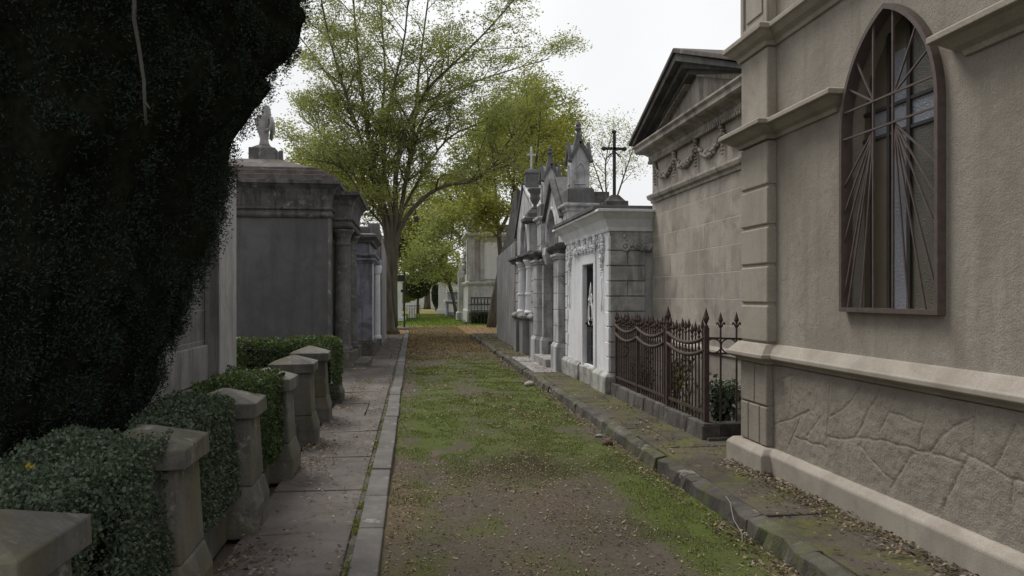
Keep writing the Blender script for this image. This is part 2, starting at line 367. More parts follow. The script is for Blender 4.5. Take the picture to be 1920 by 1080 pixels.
so = bpy.data.objects.new("sun", sd); COL.objects.link(so); so.location = (0, 0, 40)
dirv = Vector((math.sin(SUN_AZ)*math.cos(SUN_EL), math.cos(SUN_AZ)*math.cos(SUN_EL), math.sin(SUN_EL)))
so.rotation_euler = dirv.to_track_quat("Z", "Y").to_euler()
SC.view_settings.view_transform = "Standard"; SC.view_settings.look = "None"; SC.view_settings.exposure = .4; SC.view_settings.gamma = 1
try:
    SC.cycles.use_denoising = True; SC.cycles.max_bounces = 8; SC.cycles.transparent_max_bounces = 8
except Exception: pass

# ------------------------------------------------------------------ leaves as small real blades
def unit(n): 
    d = rng.normal(size=(n, 3)); return d / np.linalg.norm(d, axis=1, keepdims=True)
def leaf_quads(C, L, W, A=None, lift=.15):
    n = len(C)
    a = unit(n) if A is None else A / np.linalg.norm(A, axis=1, keepdims=True)
    b = np.cross(a, unit(n)); b /= np.linalg.norm(b, axis=1, keepdims=True) + 1e-9
    c = np.cross(a, b)
    L = np.asarray(L).reshape(-1, 1) * np.ones((n, 1)); W = np.asarray(W).reshape(-1, 1) * np.ones((n, 1))
    V = np.stack([C - a*L*.5, C + b*W*.5 + c*W*lift - a*L*.05, C + a*L*.5, C - b*W*.5 + c*W*lift - a*L*.05], 1).reshape(-1, 3)
    return V, np.arange(4*n).reshape(n, 4)
def flat_leaves(x, y, z, size):               # fallen leaves lying about, each a little curled and tilted
    n = len(x); th = rng.uniform(0, 2*np.pi, n); size = np.asarray(size)
    tilt = rng.normal(0, .28, n); t2 = rng.normal(0, .28, n)
    a = np.stack([np.cos(th), np.sin(th), tilt], 1); b = np.stack([-np.sin(th), np.cos(th), t2], 1)
    L = (size*rng.uniform(.7, 1.3, n))[:, None]; W = L*rng.uniform(.35, .6, n)[:, None]
    C = np.stack([x, y, z], 1) + np.array([0, 0, 1])*(.35*np.abs(tilt)[:, None]*L + .35*np.abs(t2)[:, None]*W + .003)
    up = np.array([0, 0, 1.0])*(W*rng.uniform(.0, .5, n)[:, None])
    V = np.stack([C - a*L*.5, C + b*W*.5 + up, C + a*L*.5, C - b*W*.5 + up], 1).reshape(-1, 3)
    return V, np.arange(4*n).reshape(n, 4)
# ================================================================== GROUND
g = MB(); g.v = [(-220,-30,-.03),(220,-30,-.03),(220,400,-.03),(-220,400,-.03)]; g.f = [(0,1,2,3)]; g.m = [0]
props(g.build("ground", M["ground"]), kind="structure")
KX0, KX1 = -.19, 2.2
def lane_masks(X, Y):
    a = fbm(X*1.1, Y*.55, 3); b = fbm(X*2.6, Y*2.2, 21); c = fbm(X*.9, Y*.5, 40)
    prof = np.interp(Y, [0, 4.6, 6.2, 7.4, 9.5, 12, 17, 20, 23, 26, 40], [.29, .31, .40, .55, .80, .80, .74, .60, .34, .12, .06])
    side = np.where(Y < 9, sstep(1.5, 1.95, X)*.42 + sstep(.3, -.05, X)*.36, 0)
    side = np.where((Y < 6.8), side, side*np.clip((9-Y)/2.2, 0, 1))
    moss = np.clip(prof + side + (a-.5)*1.7 + (b-.5)*1.4, 0, 1)
    edge = np.maximum(sstep(.16, -.12, X), sstep(1.95, 2.2, X))*.28
    moss = np.clip(moss - edge*np.where(Y > 7, 1, .2), 0, 1)
    lp = np.interp(Y, [0, 6, 7.2, 9, 14, 19, 22, 27, 40], [.26, .28, .30, .16, .10, .17, .40, .62, .66])
    leafy = np.clip(lp + edge*.9 + (c-.5)*.75 + (b-.5)*.45, 0, 1)
    d = ((X-1.0)/.75)**2 + ((Y-7.15)/.6)**2
    damp = np.clip(np.exp(-d)*1.2*(.35+b), 0, 1)
    d2 = ((X-1.5)/.6)**2 + ((Y-5.2)/.55)**2
    damp = np.clip(damp + np.exp(-d2)*.7*(b > .47), 0, 1)
    return moss, leafy, damp
def lane_z(X, Y):
    return (fbm(X*1.3, Y*.9, 60)-.5)*.05 + (fbm(X*5, Y*5, 61)-.5)*.022 - .025*np.exp(-((X-.25)/.18)**2) + .012*np.exp(-((X-1.0)/.5)**2)
ny = np.concatenate([np.arange(-1.5, 14, .04), np.arange(14, 43, .09)]); nx = np.arange(-.2, 2.215, .04)
GX, GY = np.meshgrid(nx, ny); GZ = lane_z(GX, GY) * np.clip((42-GY)/5, 0, 1) + np.where(GY > 36, -.035*sstep(36, 43, GY), 0)
V = np.stack([GX, GY, GZ], -1).reshape(-1, 3); nr, nc = GX.shape
idx = np.arange(nr*nc).reshape(nr, nc)
Fq = np.stack([idx[:-1,:-1], idx[:-1,1:], idx[1:,1:], idx[1:,:-1]], -1).reshape(-1, 4)
lane = np_mesh("lane", V, Fq, M["lane"], smooth=True); props(lane, kind="structure")
for nm, arr in zip(("moss", "leafy", "damp"), lane_masks(GX, GY)):
    at_ = lane.data.attributes.new(nm, "FLOAT", "POINT"); at_.data.foreach_set("value", arr.astype(np.float32).ravel())

# left kerb and pavement
k = MB(); y = -1.5
while y < 33.5:
    l = rnd.uniform(.85, 1.15); j = rnd.uniform(-.008, .008); t = rnd.uniform(-.006, .006)
    k.loft([[(-.365+j, yy, -.08), (-.192+j, yy, -.08), (-.198+j, yy, .055+t), (-.365+j, yy, .06+t)] for yy in (y, y+l-.012)]); y += l
props(k.build("left_kerb", M["kerb"], bevel=.012), kind="structure")
k = MB(); y = -1.5; row = 0
while y < 31:
    l = rnd.uniform(1.15, 1.45); x0 = -1.12 if y < 11.6 else -1.5
    xs = [x0, -.405] if row % 7 != 2 else [x0, -.44 - rnd.uniform(.1, .25), -.405]
    for a_, b_ in zip(xs[:-1], xs[1:]):
        z1, z2, z3, z4 = [.035 + rnd.uniform(-.012, .012) for _ in range(4)]
        k.add([(a_+.006,y+.008,-.06),(b_-.006,y+.008,-.06),(b_-.006,y+l-.008,-.06),(a_+.006,y+l-.008,-.06),(a_+.006,y+.008,z1),(b_-.006,y+.008,z2),(b_-.006,y+l-.008,z3),(a_+.006,y+l-.008,z4)],
              [(0,3,2,1),(4,5,6,7),(0,1,5,4),(1,2,6,5),(2,3,7,6),(3,0,4,7)])
    y += l; row += 1
props(k.build("left_pavement", M["slab"], bevel=.01), kind="structure")
s_ = MB(); s_.box(-.46, -.35, -1.5, 33, -.05, .016); s_.box(-6, -1.3, .2, 13, -.05, .1); s_.box(-4, -1.1, 11.6, 33, -.05, .012); s_.box(3.0, 4.2, 7.6, 11.9, -.05, .14)
props(s_.build("soil", M["kerb_dark"]), kind="structure")
# right kerb and pavement
k = MB(); y = -1.2
while y < 30.5:
    l = rnd.uniform(.7, 1.5); j = rnd.uniform(-.025, .025); t = rnd.uniform(-.008, .007)
    k.loft([[(2.2+j+rnd.uniform(-.02,.02), yy, -.08), (2.355+j, yy, -.08), (2.355+j, yy, .11+t), (2.32+j+rnd.uniform(-.015,.015), yy, .12+t+rnd.uniform(-.008,.006)), (2.232+j+rnd.uniform(-.022,.018), yy, .10+t+rnd.uniform(-.022,.01))] for yy in np.linspace(y, y+l-.007, 9)]); y += l
props(k.build("right_kerb", M["kerb_dark"], bevel=.008), kind="structure")
k = MB(); y = -1.2
def slab_poly(k, P, z):
    k.loft([[(a, b, -.06) for a, b in P], [(a, b, z + rnd.uniform(-.012, .012)) for a, b in P]])
while y < 30.5:
    l = rnd.uniform(.8, 1.5); k.cm = 1 if 14.6 < y < 18.6 else 0
    c = rnd.uniform(-.12, .12); xm = rnd.uniform(2.6, 2.8); z = .105
    if rnd.random() < .5: slab_poly(k, [(2.385,y+.01),(3.3,y+.01),(3.3,y+l-.01+c*.3),(2.385,y+l-.01)], z)
    else:
        slab_poly(k, [(2.385,y+.01),(xm-.008,y+.01),(xm-.008+c*.5,y+l-.01),(2.385,y+l-.01)], z)
        slab_poly(k, [(xm+.008,y+.01),(3.3,y+.01),(3.3,y+l-.01),(xm+.008+c*.5,y+l-.01)], z)
    y += l
props(k.build("right_pavement", [M["slab_moss"], M["slab_pale"]], bevel=.012), kind="structure")
k = MB()
for yy, l in ((44.5, 7.5), (52.2, 8), (60.4, 9)):
    k.loft([[(a, b, zz) for a, b in ((2.9+d, yy), (3.06+d, yy), (3.06+d+.25, yy+l), (2.9+d+.25, yy+l))] for zz, d in ((-.05, 0), (.1, 0))])
for yy, l in ((33.6, 2.4),): k.box(-1.2, -.19, yy+4, yy+l+4.2, -.05, .05)
props(k.build("far_kerb", M["kerb_dark"], bevel=.015), kind="structure")

# ================================================================== LEAF LITTER AND GRASS (stuff)
def scatter(n, x0, x1, y0, y1, dens):
    x = rng.uniform(x0, x1, n); y = rng.uniform(y0, y1, n); kkeep = rng.uniform(0, 1, n) < dens(x, y); return x[kkeep], y[kkeep]
def litter_lane(x, y):
    mo, le, da = lane_masks(x, y); return np.clip(.16 + (le-.25)*1.5 + da*.3, .08, 1)
Vs, Fs, off = [], [], 0
def addleaf(x, y, z, size):
    global off
    v, f = flat_leaves(x, y, z, size); Vs.append(v); Fs.append(f + off); off += len(v)
x, y = scatter(25000, -.18, 2.2, 1.8, 9, litter_lane); addleaf(x, y, lane_z(x, y), rng.uniform(.010, .029, len(x)))
x, y = scatter(26000, -.18, 2.2, 9, 20, litter_lane); addleaf(x, y, lane_z(x, y), rng.uniform(.025, .05, len(x)))
cl = lambda sc, th, seed: (lambda x, y: sstep(th, th+.12, fbm(x*sc, y*sc, seed)))
x, y = scatter(5200, 2.4, 2.99, 2, 6.7, lambda x, y: np.clip(sstep(2.62, 2.93, x)*.9*(.35+cl(3,.4,5)(x,y)) + .10*cl(2,.35,8)(x,y), 0, 1)); addleaf(x, y, np.full(len(x), .118), rng.uniform(.02, .042, len(x)))
x, y = scatter(3000, 2.4, 3.0, 6.5, 30, lambda x, y: .14 + .5*cl(1.5,.5,9)(x,y) + .4*(y > 19)); addleaf(x, y, np.full(len(x), .118), rng.uniform(.03, .055, len(x)))
x, y = scatter(2600, 2.0, 2.21, 2, 20, lambda x, y: .75*(.2+cl(1.6,.42,17)(x,y))); addleaf(x, y, lane_z(x, y)+.004, rng.uniform(.022, .045, len(x)))
x, y = scatter(9500, -1.1, -.37, 1.6, 15, lambda x, y: np.clip(.07 + 1.0*cl(1.5,.45,31)(x,y)*sstep(-.62, -1.02, x) + .25*cl(2.2,.58,33)(x,y), 0, 1)); addleaf(x, y, np.full(len(x), .052), rng.uniform(.02, .042, len(x)))
x, y = scatter(900, -.47, -.35, 1.6, 15, lambda x, y: .9*cl(2,.45,35)(x,y)); addleaf(x, y, np.full(len(x), .045), rng.uniform(.018, .035, len(x)))
x, y = scatter(2600, -1.6, -.37, 15, 32, lambda x, y: .12 + .7*sstep(20, 26, y)); addleaf(x, y, np.full(len(x), .052), rng.uniform(.035, .06, len(x)))
props(np_mesh("fallen_leaves", np.concatenate(Vs), np.concatenate(Fs), M["lf_litter"]),
      "brown and tan fallen leaves scattered over the lane, kerbs and pavements", "fallen leaves", kind="stuff")
Vs, Fs, off = [], [], 0
x, y = scatter(34000, -.2, 2.25, 19, 41, lambda x, y: np.clip(sstep(18, 24, y)*.9*(.4+cl(.8,.3,51)(x,y)), 0, 1)); addleaf(x, y, np.maximum(lane_z(x, y)*.7, -.02)+.006, rng.uniform(.03, .055, len(x)))
x, y = scatter(15000, -8, 12, 31, 43, lambda x, y: .8*cl(.4,.3,52)(x,y)); kk = (x < -.2) | (x > 2.2); x, y = x[kk], y[kk]; addleaf(x, y, np.full(len(x), -.022), rng.uniform(.04, .07, len(x)))
props(np_mesh("leaf_carpet", np.concatenate(Vs), np.concatenate(Fs), M["lf_litter_far"]),
      "carpet of brown leaves covering the far end of the lane below the trees", "fallen leaves", kind="stuff")
def blades(x, y, z, h, lean=.35, wd=.0032):
    n = len(x); th = rng.uniform(0, 2*np.pi, n); h = h*rng.uniform(.5, 1.2, n); ln = h*lean*rng.uniform(.3, 1.6, n)
    dx, dy = np.cos(th), np.sin(th); wv = wd*(1+.08*y)
    B = np.stack([x, y, z], 1); side = np.stack([-dy*wv, dx*wv, np.zeros(n)], 1); out = np.stack([dx*ln, dy*ln, h], 1)
    V = np.stack([B - side, B + side, B + out*.6 + side*.7 + np.array([0,0,.0]), B + out], 1).reshape(-1, 3)
    return V, np.arange(4*n).reshape(n, 4)
Vs, Fs, off = [], [], 0
def addblade(*a, **kw):
    global off
    v, f = blades(*a, **kw); Vs.append(v); Fs.append(f + off); off += len(v)
gm = lambda x, y: np.clip((lane_masks(x, y)[0] - .44)*2.0, 0, 1)*(fbm(x*3.1, y*3.1, 77) > .42)
x, y = scatter(60000, -.18, 2.2, 2, 9.5, gm); addblade(x, y, lane_z(x, y)-.002, np.full(len(x), .018), wd=.0022)
x, y = scatter(62000, -.18, 2.2, 9.5, 24, gm); addblade(x, y, lane_z(x, y)-.002, np.full(len(x), .024), wd=.0022)
x, y = scatter(26000, -1.5, 7, 42, 70, lambda x, y: np.full(len(x), 1.0)); addblade(x, y, np.full(len(x), -.03), np.full(len(x), .07), wd=.003)
props(np_mesh("grass", np.concatenate(Vs), np.concatenate(Fs), M["lf_grass"]), "short mossy grass growing in patches along the lane", "grass", kind="stuff")
# weeds in the joint behind the left kerb
Vs, Fs, off = [], [], 0
for yy in [2.3, 3.1, 3.6, 3.75, 4.4, 4.6, 5.3, 5.5, 5.9, 6.4, 7.0, 7.3, 8.2, 8.5, 9.3, 9.9, 10.8, 11.7, 12.6]:
    n = rnd.randint(30, 90); x = rng.normal(-.385, .016, n); y = yy + rng.normal(0, .07, n)
    addblade(x, y, np.full(n, .012), rng.uniform(.015, .04, n), lean=.9, wd=.0045)
x, y = scatter(5000, -1.05, 3, 11.7, 15.8, lambda x, y: ((x < -.75) & (fbm(x*2, y*2, 5) > .52))*.8); addblade(x, y, np.full(len(x), .03), np.full(len(x), .04), lean=.8, wd=.004)
props(np_mesh("kerb_weeds", np.concatenate(Vs), np.concatenate(Fs), M["lf_lime"]), "yellow-green weeds sprouting in the joint beside the left kerb", "weeds", kind="stuff")

# ================================================================== STONE PIERS, LOW WALL, HEDGES (left enclosure)
PX = -1.285; PYS = [2.46, 3.98, 5.5, 7.02, 8.54, 10.06]
GP = "stone piers of the left enclosure"
p0 = thing("stone_pier", (PX, PYS[0], .0), "nearest stone pier, its broad cap cut off by the bottom left corner", "pier", GP)
def jit(b, a=.006):
    b.v = [(x+rnd.uniform(-a,a), y+rnd.uniform(-a,a), z+rnd.uniform(-a,a)) for x, y, z in b.v]; return b
b = MB(); b.stack(0, 0, [(.788,.195),(.79,.235),(.885,.235),(.965,.02)]); jit(b).build("cap", M["pier"], p0, bevel=.007, local=True)
b = MB(); b.stack(0, 0, [(.34,.215),(.787,.192)]); b.build("shaft", M["pier"], p0, bevel=.01, local=True)
b = MB(); b.stack(0, 0, [(.0,.255),(.20,.255),(.337,.218)]); jit(b, .004).build("base", M["pier"], p0, bevel=.014, local=True)
plabels = ["second stone pier from the front, half buried behind the big nearest hedge", "third stone pier from the front, with a wide flared base standing on the pavement edge",
           "fourth stone pier from the front, rising beside the bright green hedge", "fifth stone pier from the front, freestanding with a clean pyramid cap",
           "sixth and farthest stone pier of the row, standing just before the low back hedge"]
for Yp, lb in zip(PYS[1:], plabels):
    c = copy_tree(p0); c.location = (PX + rnd.uniform(-.012, .012), Yp, 0); c["label"] = lb; c.rotation_euler = (0, 0, R(rnd.choice([0, 90, 180, 270]) + rnd.uniform(-2, 2)))
c = copy_tree(p0); c.location = (-2.63, 11.95, .02); c["label"] = "small stone pier at the back, between the pale pilaster and the low back hedge"
for nm_, ys in (("low_wall", PYS),):
    b = MB()
    for a_, b_ in zip(ys[:-1], ys[1:]): b.box(-1.36, -1.2, a_+.2, b_-.2, 0, .27)
    b.box(-2.4, -1.5, 11.87, 12.02, 0, .27); b.box(-1.36, -1.2, 10.3, 11.4, 0, .27); b.stack(-1.22, 11.62, [(0,.2),(.2,.2),(.3,.15)])
    props(b.build("low_wall", M["pier"], bevel=.015), "low cement wall running between the stone piers under the hedges", "low wall")

def hedge(name, x0, x1, y0, y1, z0, z1, n, mat, lab, size=.017, seed=1, grp="clipped hedges between the piers"):
    # leaves packed near an uneven skin of a clipped box hedge over a near-black core standing for the inner shade
    m_ = 7*n; P = rng.uniform([x0-.03, y0-.03, z0], [x1+.03, y1+.03, z1+.05], (m_, 3))
    lo, hi = np.array([x0, y0, z0-.3]), np.array([x1, y1, z1])
    d = np.minimum(np.minimum(P[:,0]-x0, x1-P[:,0]), np.minimum(np.minimum(P[:,1]-y0, y1-P[:,1]), z1-P[:,2]))
    nzv = fbm(P[:,0]*3.2+P[:,2]*2.3+seed, P[:,1]*3.2-P[:,2]*2.1, seed) - .5
    dd = d + .012 + nzv*.26
    keep = (dd > .0) & (dd < .11) & ((fbm(P[:,0]*9+P[:,2]*8, P[:,1]*9-P[:,2]*7, seed+9) > .36) | (dd > .06))
    P = P[keep][:n]
    A = unit(len(P)) + np.array([0, 0, .5]); s = rng.uniform(.7, 1.3, len(P))*size
    v, f = leaf_quads(P, s*1.35, s*.95, A, .2)
    ns = 150                                   # stray shoots standing out of the clipped face
    sx = rng.uniform(x0+.05, x1-.05, ns); sy = rng.uniform(y0+.05, y1-.05, ns); pts = []
    for a_, b_ in zip(sx, sy):
        h = rnd.uniform(.03, .10)
        for t in np.linspace(0, 1, 7): pts.append((a_+rnd.uniform(-.012,.012), b_+rnd.uniform(-.012,.012), z1-.05+h*t))
    pts = np.array(pts); v2, f2 = leaf_quads(pts, size*1.3, size*.9, unit(len(pts))+np.array([0,0,.4]), .2)
    c = MB(); i = .17
    xs = np.linspace(x0+i, x1-i, 5); ys = np.linspace(y0+i, y1-i, 9); c.box(x0+i, x1-i, y0+i, y1-i, z0, z1-i)
    V = np.concatenate([v, v2, np.array(c.v)]); Fq = np.concatenate([f, f2+len(v), np.array(c.f)+len(v)+len(v2)])
    mi = np.zeros(len(Fq), int); mi[-6:] = 1
    o = np_mesh(name, V, Fq, [mat, M["core"]], midx=mi); props(o, lab, "hedge", grp); return o
hedge("hedge", -1.56, -1.12, 2.64, 3.83, .26, .97, 46000, M["lf_box"], "nearest and biggest dark green hedge, spilling over the second pier", .0135, 1)
hedge("hedge", -1.52, -1.15, 4.12, 5.32, .28, .94, 29000, M["lf_box"], "second hedge from the front, between the second and third piers", .0155, 2)
hedge("hedge", -1.52, -1.12, 5.66, 6.86, .27, .965, 22000, M["lf_box2"], "bright green third hedge, bulging over the pavement", .02, 3)
hedge("hedge", -1.62, -1.34, 7.2, 8.36, .25, .72, 7000, M["lf_box"], "fourth hedge, low and set back behind the fourth and fifth piers", .02, 4)
hedge("hedge", -2.5, -1.09, 11.4, 12.3, .1, .95, 16000, M["lf_box2"], "low box hedge along the back of the enclosure, below the dark tomb wall", .026, 6)
v, f = leaf_quads(np.array([[-1.36, 2.95, .995], [-1.355, 2.96, .99]]), .03, .02, np.array([[.3,.2,1.0],[.8,.1,.5]]), .2)
props(np_mesh("yellow_leaf", v, f, M["lf_yleaf"]), "single bright yellow leaf caught on the nearest hedge", "leaf")

# loose bits on the lane
def rock(x, y, r, mat, lab, sq=(1,.8,.55)):
    b = MB(); bm = bmesh.new(); bmesh.ops.create_icosphere(bm, subdivisions=3, radius=1)
    for vv in bm.verts:
        p = vv.co; q = 1 + .35*(vnoise(np.array([p.x*1.7+r*90+5]), np.array([p.y*1.7+p.z*1.3+9]), 4)[0]-.5) ; vv.co = p*q
    b.add([(x+v_.co.x*r*sq[0], y+v_.co.y*r*sq[1], float(lane_z(np.array([x]), np.array([y]))[0]) + r*sq[2]*.55 + v_.co.z*r*sq[2]) for v_ in bm.verts], [tuple(v_.index for v_ in f_.verts) for f_ in bm.faces]); bm.free()
    props(b.build("stone", mat, smooth=True), lab, "stone")
rock(2.06, 13.7, .10, M["rock"], "pale broken stone lying in the lane against the right kerb, opposite the white tomb")
rock(2.08, 8.55, .04, M["rock"], "small pale pebble in the leaves beside the right kerb")
rock(2.07, 8.1, .06, M["brick"], "reddish brick lump lying in the gutter of the right kerb", (1,.7,.7))
rock(2.32, 12.6, .10, M["rock"], "pale chip of stone resting on the right kerb", (1,1.4,.4))
b = MB(); pts = [onx(1378, 962, 2.2), onx(1395, 975, 2.2)]
b.tube([(2.27, 5.42, .135), (2.235, 5.25, .128), (2.19, 5.13, .115), (2.172, 5.05, .07), (2.165, 4.9, .02), (2.10, 4.75, .012)], .0032, 6)
props(b.build("wire", M["wire"], smooth=True), "thin pale wire hanging over the right kerb near the chapel", "wire")
# ================================================================== CHAPEL (right foreground)
ch = thing("chapel", (3.05, 6.7, .1), "beige rendered chapel at the right with a tall pointed window and scored stone base", "chapel")
CX = 3.05; WYC, WHW, WZ0, WZS, WR = 4.63, .52, 1.49, 2.74, .745
b = MB(); b.holed([(0.2,1.0),(6.7,1.0),(6.7,6.6),(0.2,6.6)], arch_pts(WYC, WHW-.015, WZ0+.012, WZS, WR-.015), CX, .34)
b.box(CX+.345, 8, .25, 6.68, .1, 6.58); b.box(CX+.001, CX+.34, 6.69, 6.70, .1, 6.59)
b.build("wall", M["chapel"], ch)
def prof_plinth(): return [(-.05,.08),(.10,.08),(.10,.27),(.055,.315),(-.05,.315)]
farpath = [(6, 6.75), (2.97, 6.75), (2.97, 6.22), (3.05, 6.22), (3.05, .25)]
b = MB(); b.sweep(prof_plinth(), farpath); b.build("plinth", M["chapel_trim"], ch, bevel=.012)
b = MB(); b.sweep([(-.05,1.02),(.02,1.02),(.035,1.045),(.075,1.06),(.10,1.075),(.10,1.105),(.085,1.115),(.02,1.19),(-.05,1.195)], farpath); b.build("dado_moulding", M["chapel_trim"], ch, bevel=.005)
b = MB(); b.sweep([(-.05,3.72),(.02,3.72),(.03,3.755),(.07,3.78),(.105,3.82),(.125,3.83),(.125,3.87),(.10,3.885),(.03,3.915),(-.05,3.92)], farpath); b.build("cornice", M["chapel_trim"], ch, bevel=.005)
hp = [(-.05,2.93),(.02,2.93),(.03,2.96),(.07,2.98),(.12,3.02),(.155,3.03),(.155,3.065),(.13,3.08),(.03,3.105),(-.05,3.11)]
b = MB(); b.sweep(hp, [(6, 6.75), (2.97, 6.75), (2.97, 6.22), (3.05, 6.22), (3.05, 5.27), (3.3, 5.27)]); b.build("hood_moulding", M["chapel_trim"], ch, bevel=.005)
b = MB(); b.sweep(hp, [(3.3, 3.92), (3.05, 3.92), (3.05, .3)]); b.build("hood_moulding", M["chapel_trim"], ch, bevel=.005)
# pilaster of stacked quoins
b = MB()
zs = [1.195, 1.53, 1.865, 2.2, 2.54, 2.93]
for z0, z1 in zip(zs[:-1], zs[1:]): b.box(2.97, 3.3, 6.22, 6.75, z0+.012, z1-.012)
b.box(2.985, 3.29, 6.232, 6.738, 1.19, 2.93)
b.box(2.972, 3.3, 6.222, 6.748, 3.11, 3.72)
b.build("pilaster", M["chapel_trim"], ch, bevel=.012)
b = MB()
b.box(2.985, 3.29, 6.232, 6.738, .31, 1.02)
for z0, z1, cuts in ((.315, .66, (6.22, 6.36, 6.585, 6.75)), (.66, 1.02, (6.22, 6.46, 6.75))):
    for c0, c1 in zip(cuts[:-1], cuts[1:]): b.box(2.965, 3.3, c0+.007, c1-.007, z0+.007, z1-.007)
b.build("pilaster_base", M["chapel_dado"], ch, bevel=.01)
b = MB(); b.box(2.985, 3.3, 6.22, 6.75, 3.92, 6.5)
b.box(2.965, 2.985, 6.22, 6.28, 3.92, 6.5); b.box(2.965, 2.985, 6.69, 6.75, 3.92, 6.5); b.box(2.965, 2.985, 6.281, 6.689, 3.92, 3.99); b.box(2.972, 2.985, 6.33, 6.64, 4.04, 6.4)
b.build("upper_pilaster", M["chapel_trim"], ch, bevel=.008)
# scored crazy-paving dado: real grooves cut in a fine height field
Z9 = [[(450,310),(443,440),(435,575)],[(240,330),(270,310),(303,298),(295,425)],[(580,325),(530,400),(500,435),(445,458)],[(650,345),(600,430),(575,490),(545,540)],
 [(712,350),(680,440),(640,520)],[(205,497),(225,492),(290,475),(330,455),(370,432)],[(330,458),(318,500),(290,570)],[(310,535),(370,560),(435,578)],[(412,465),(385,500),(355,540)],
 [(440,540),(500,548),(550,540),(640,550),(740,575),(830,598),(910,620),(970,640)],[(681,445),(740,465),(810,490)],[(848,370),(825,450),(790,575)],[(835,595),(880,540),(940,490),(1012,462)],
 [(1012,430),(1008,615)],[(560,570),(620,640),(692,710)],[(775,600),(740,650),(682,740)],[(985,618),(940,700),(885,825)],[(960,600),(1010,620),(1080,655),(1150,700),(1180,712),(1230,715)],
 [(1180,475),(1140,560),(1085,655)],[(1165,460),(1205,520),(1260,600)],[(1165,712),(1150,780),(1160,860)]]
DX = 3.024
lines = [[onx(1340 + x/2.078, 560 + y/2.077, DX) for x, y in L_] for L_ in Z9]
r2 = random.Random(5); y_ = 3.3
while y_ > .4:                              # the part of the base outside the photograph
    zt = r2.uniform(.62, .78); lines += [[(y_+.1, zt), (y_-.25, zt+r2.uniform(-.08,.08)), (y_-.6, zt+r2.uniform(-.1,.1))], [(y_-.05, 1.0), (y_-.15, zt+.02)], [(y_-.25, zt-.03), (y_-.1, .33)], [(y_-.35, 1.0), (y_-.3, zt+.1)]]; y_ -= .55
gy = np.arange(.3, 6.216, .008); gz = np.arange(.312, 1.024, .008); DY, DZ = np.meshgrid(gy, gz)
wob = (fbm(DY*9, DZ*9, 91)-.5)*.03; wob2 = (fbm(DY*9, DZ*9, 95)-.5)*.03
dist = np.full(DY.shape, 9.0)
for L_ in lines:
    for (ay, az), (by, bz) in zip(L_[:-1], L_[1:]):
        ex, ez = by-ay, bz-az; q = np.clip(((DY+wob-ay)*ex + (DZ+wob2-az)*ez)/(ex*ex+ez*ez+1e-9), 0, 1)
        dist = np.minimum(dist, np.hypot(DY+wob-ay-q*ex, DZ+wob2-az-q*ez))
HX = DX + .0065*np.exp(-(dist/.0055)**2) - .001*sstep(.012, .05, dist) + (fbm(DY*22, DZ*22, 93, 3)-.5)*.009 + (fbm(DY*2.2, DZ*2.2, 94, 3)-.5)*.009
V = np.stack([HX, DY, DZ], -1).reshape(-1, 3); idx = np.arange(DY.size).reshape(DY.shape)
Fq = np.stack([idx[:-1,:-1], idx[1:,:-1], idx[1:,1:], idx[:-1,1:]], -1).reshape(-1, 4)
np_mesh("scored_base", V, Fq, M["chapel_dado"], ch, smooth=True)
# window: steel frame and grille proud of the wall, leaded coloured glass set back
wn = MB(); FX = 3.015
outl = arch_pts(WYC, WHW, WZ0, WZS, WR); inn = arch_pts(WYC, WHW-.03, WZ0+.03, WZS, WR-.036)
n_ = len(outl)
wn.add([(FX-.02, y, z) for y, z in outl] + [(FX-.02, y, z) for y, z in inn] + [(CX+.004, y, z) for y, z in outl] + [(CX+.03, y, z) for y, z in inn],
       [t for i in range(n_) for j in [(i+1) % n_] for t in ((i, j, n_+j, n_+i), (2*n_+i, 2*n_+j, j, i), (n_+i, n_+j, 3*n_+j, 3*n_+i))])
win = wn.build("window", M["win_metal"], ch)
gb_ = MB()
def inside(y, z): 
    if z <= WZS: return abs(y-WYC) < WHW-.03
    rr = (WHW*WHW+WR*WR)/(2*WHW); o_ = rr-WHW
    return math.hypot(abs(y-WYC)+o_, z-WZS) < rr-.02
def gbar(a, c, w=.011, d=0):
    gb_.bar((FX+d, a[0], a[1]), (FX+d, c[0], c[1]), w, w, (1, 0, 0))
def reach(a, ang):
    t = 0
    while inside(a[0]+math.cos(ang)*t, a[1]+math.sin(ang)*t) and a[1]+math.sin(ang)*t > WZ0+.03 and t < 3: t += .01
    return (a[0]+math.cos(ang)*t, a[1]+math.sin(ang)*t)
for sgn in (1, -1):
    yb = WYC + sgn*.105 + .03
    gbar((yb, WZ0+.03), reach((yb, WZ0+.1), math.pi/2), .013)
    for zt in (2.37, 2.18, 1.98, 1.60): gbar((yb, 2.70), (WYC+sgn*(WHW-.03), zt), .010, .004)
    for k_ in (.30, .62): gbar((yb, 2.70), (yb + sgn*k_*.5, WZ0+.03), .010, .004)
    for ang in (28, 58): gbar((yb, 2.885), reach((yb, 2.885), R(ang) if sgn > 0 else R(180-ang)), .011, .004)
for zt in (2.70, 2.885): gbar((WYC-WHW+.03, zt), (WYC+WHW-.03, zt), .012, -.004)
gb_.build("grille", M["win_metal"], win)
gl = MB(); GXp = CX + .13
def pane(y0, y1, z0, z1, k_): gl.cm = k_; gl.box(GXp, GXp+.012, y0, y1, z0, z1)
yL, yc1, yc0, yR = 5.3, 4.835, 4.62, 4.0; zb0, zb1 = 2.69, 2.875
pane(yc1, 5.03, 1.3, zb0, 0); pane(5.03, yL, 1.3, 3.6, 0); pane(yc1, 5.03, zb1, 3.6, 0)
pane(yc0, yc1, 1.3, 3.22, 1); pane(yc0, yc1, 3.22, 3.6, 0); pane(yc1, 5.03, zb0, zb1, 1); pane(4.36, yc0, zb0, zb1, 1)
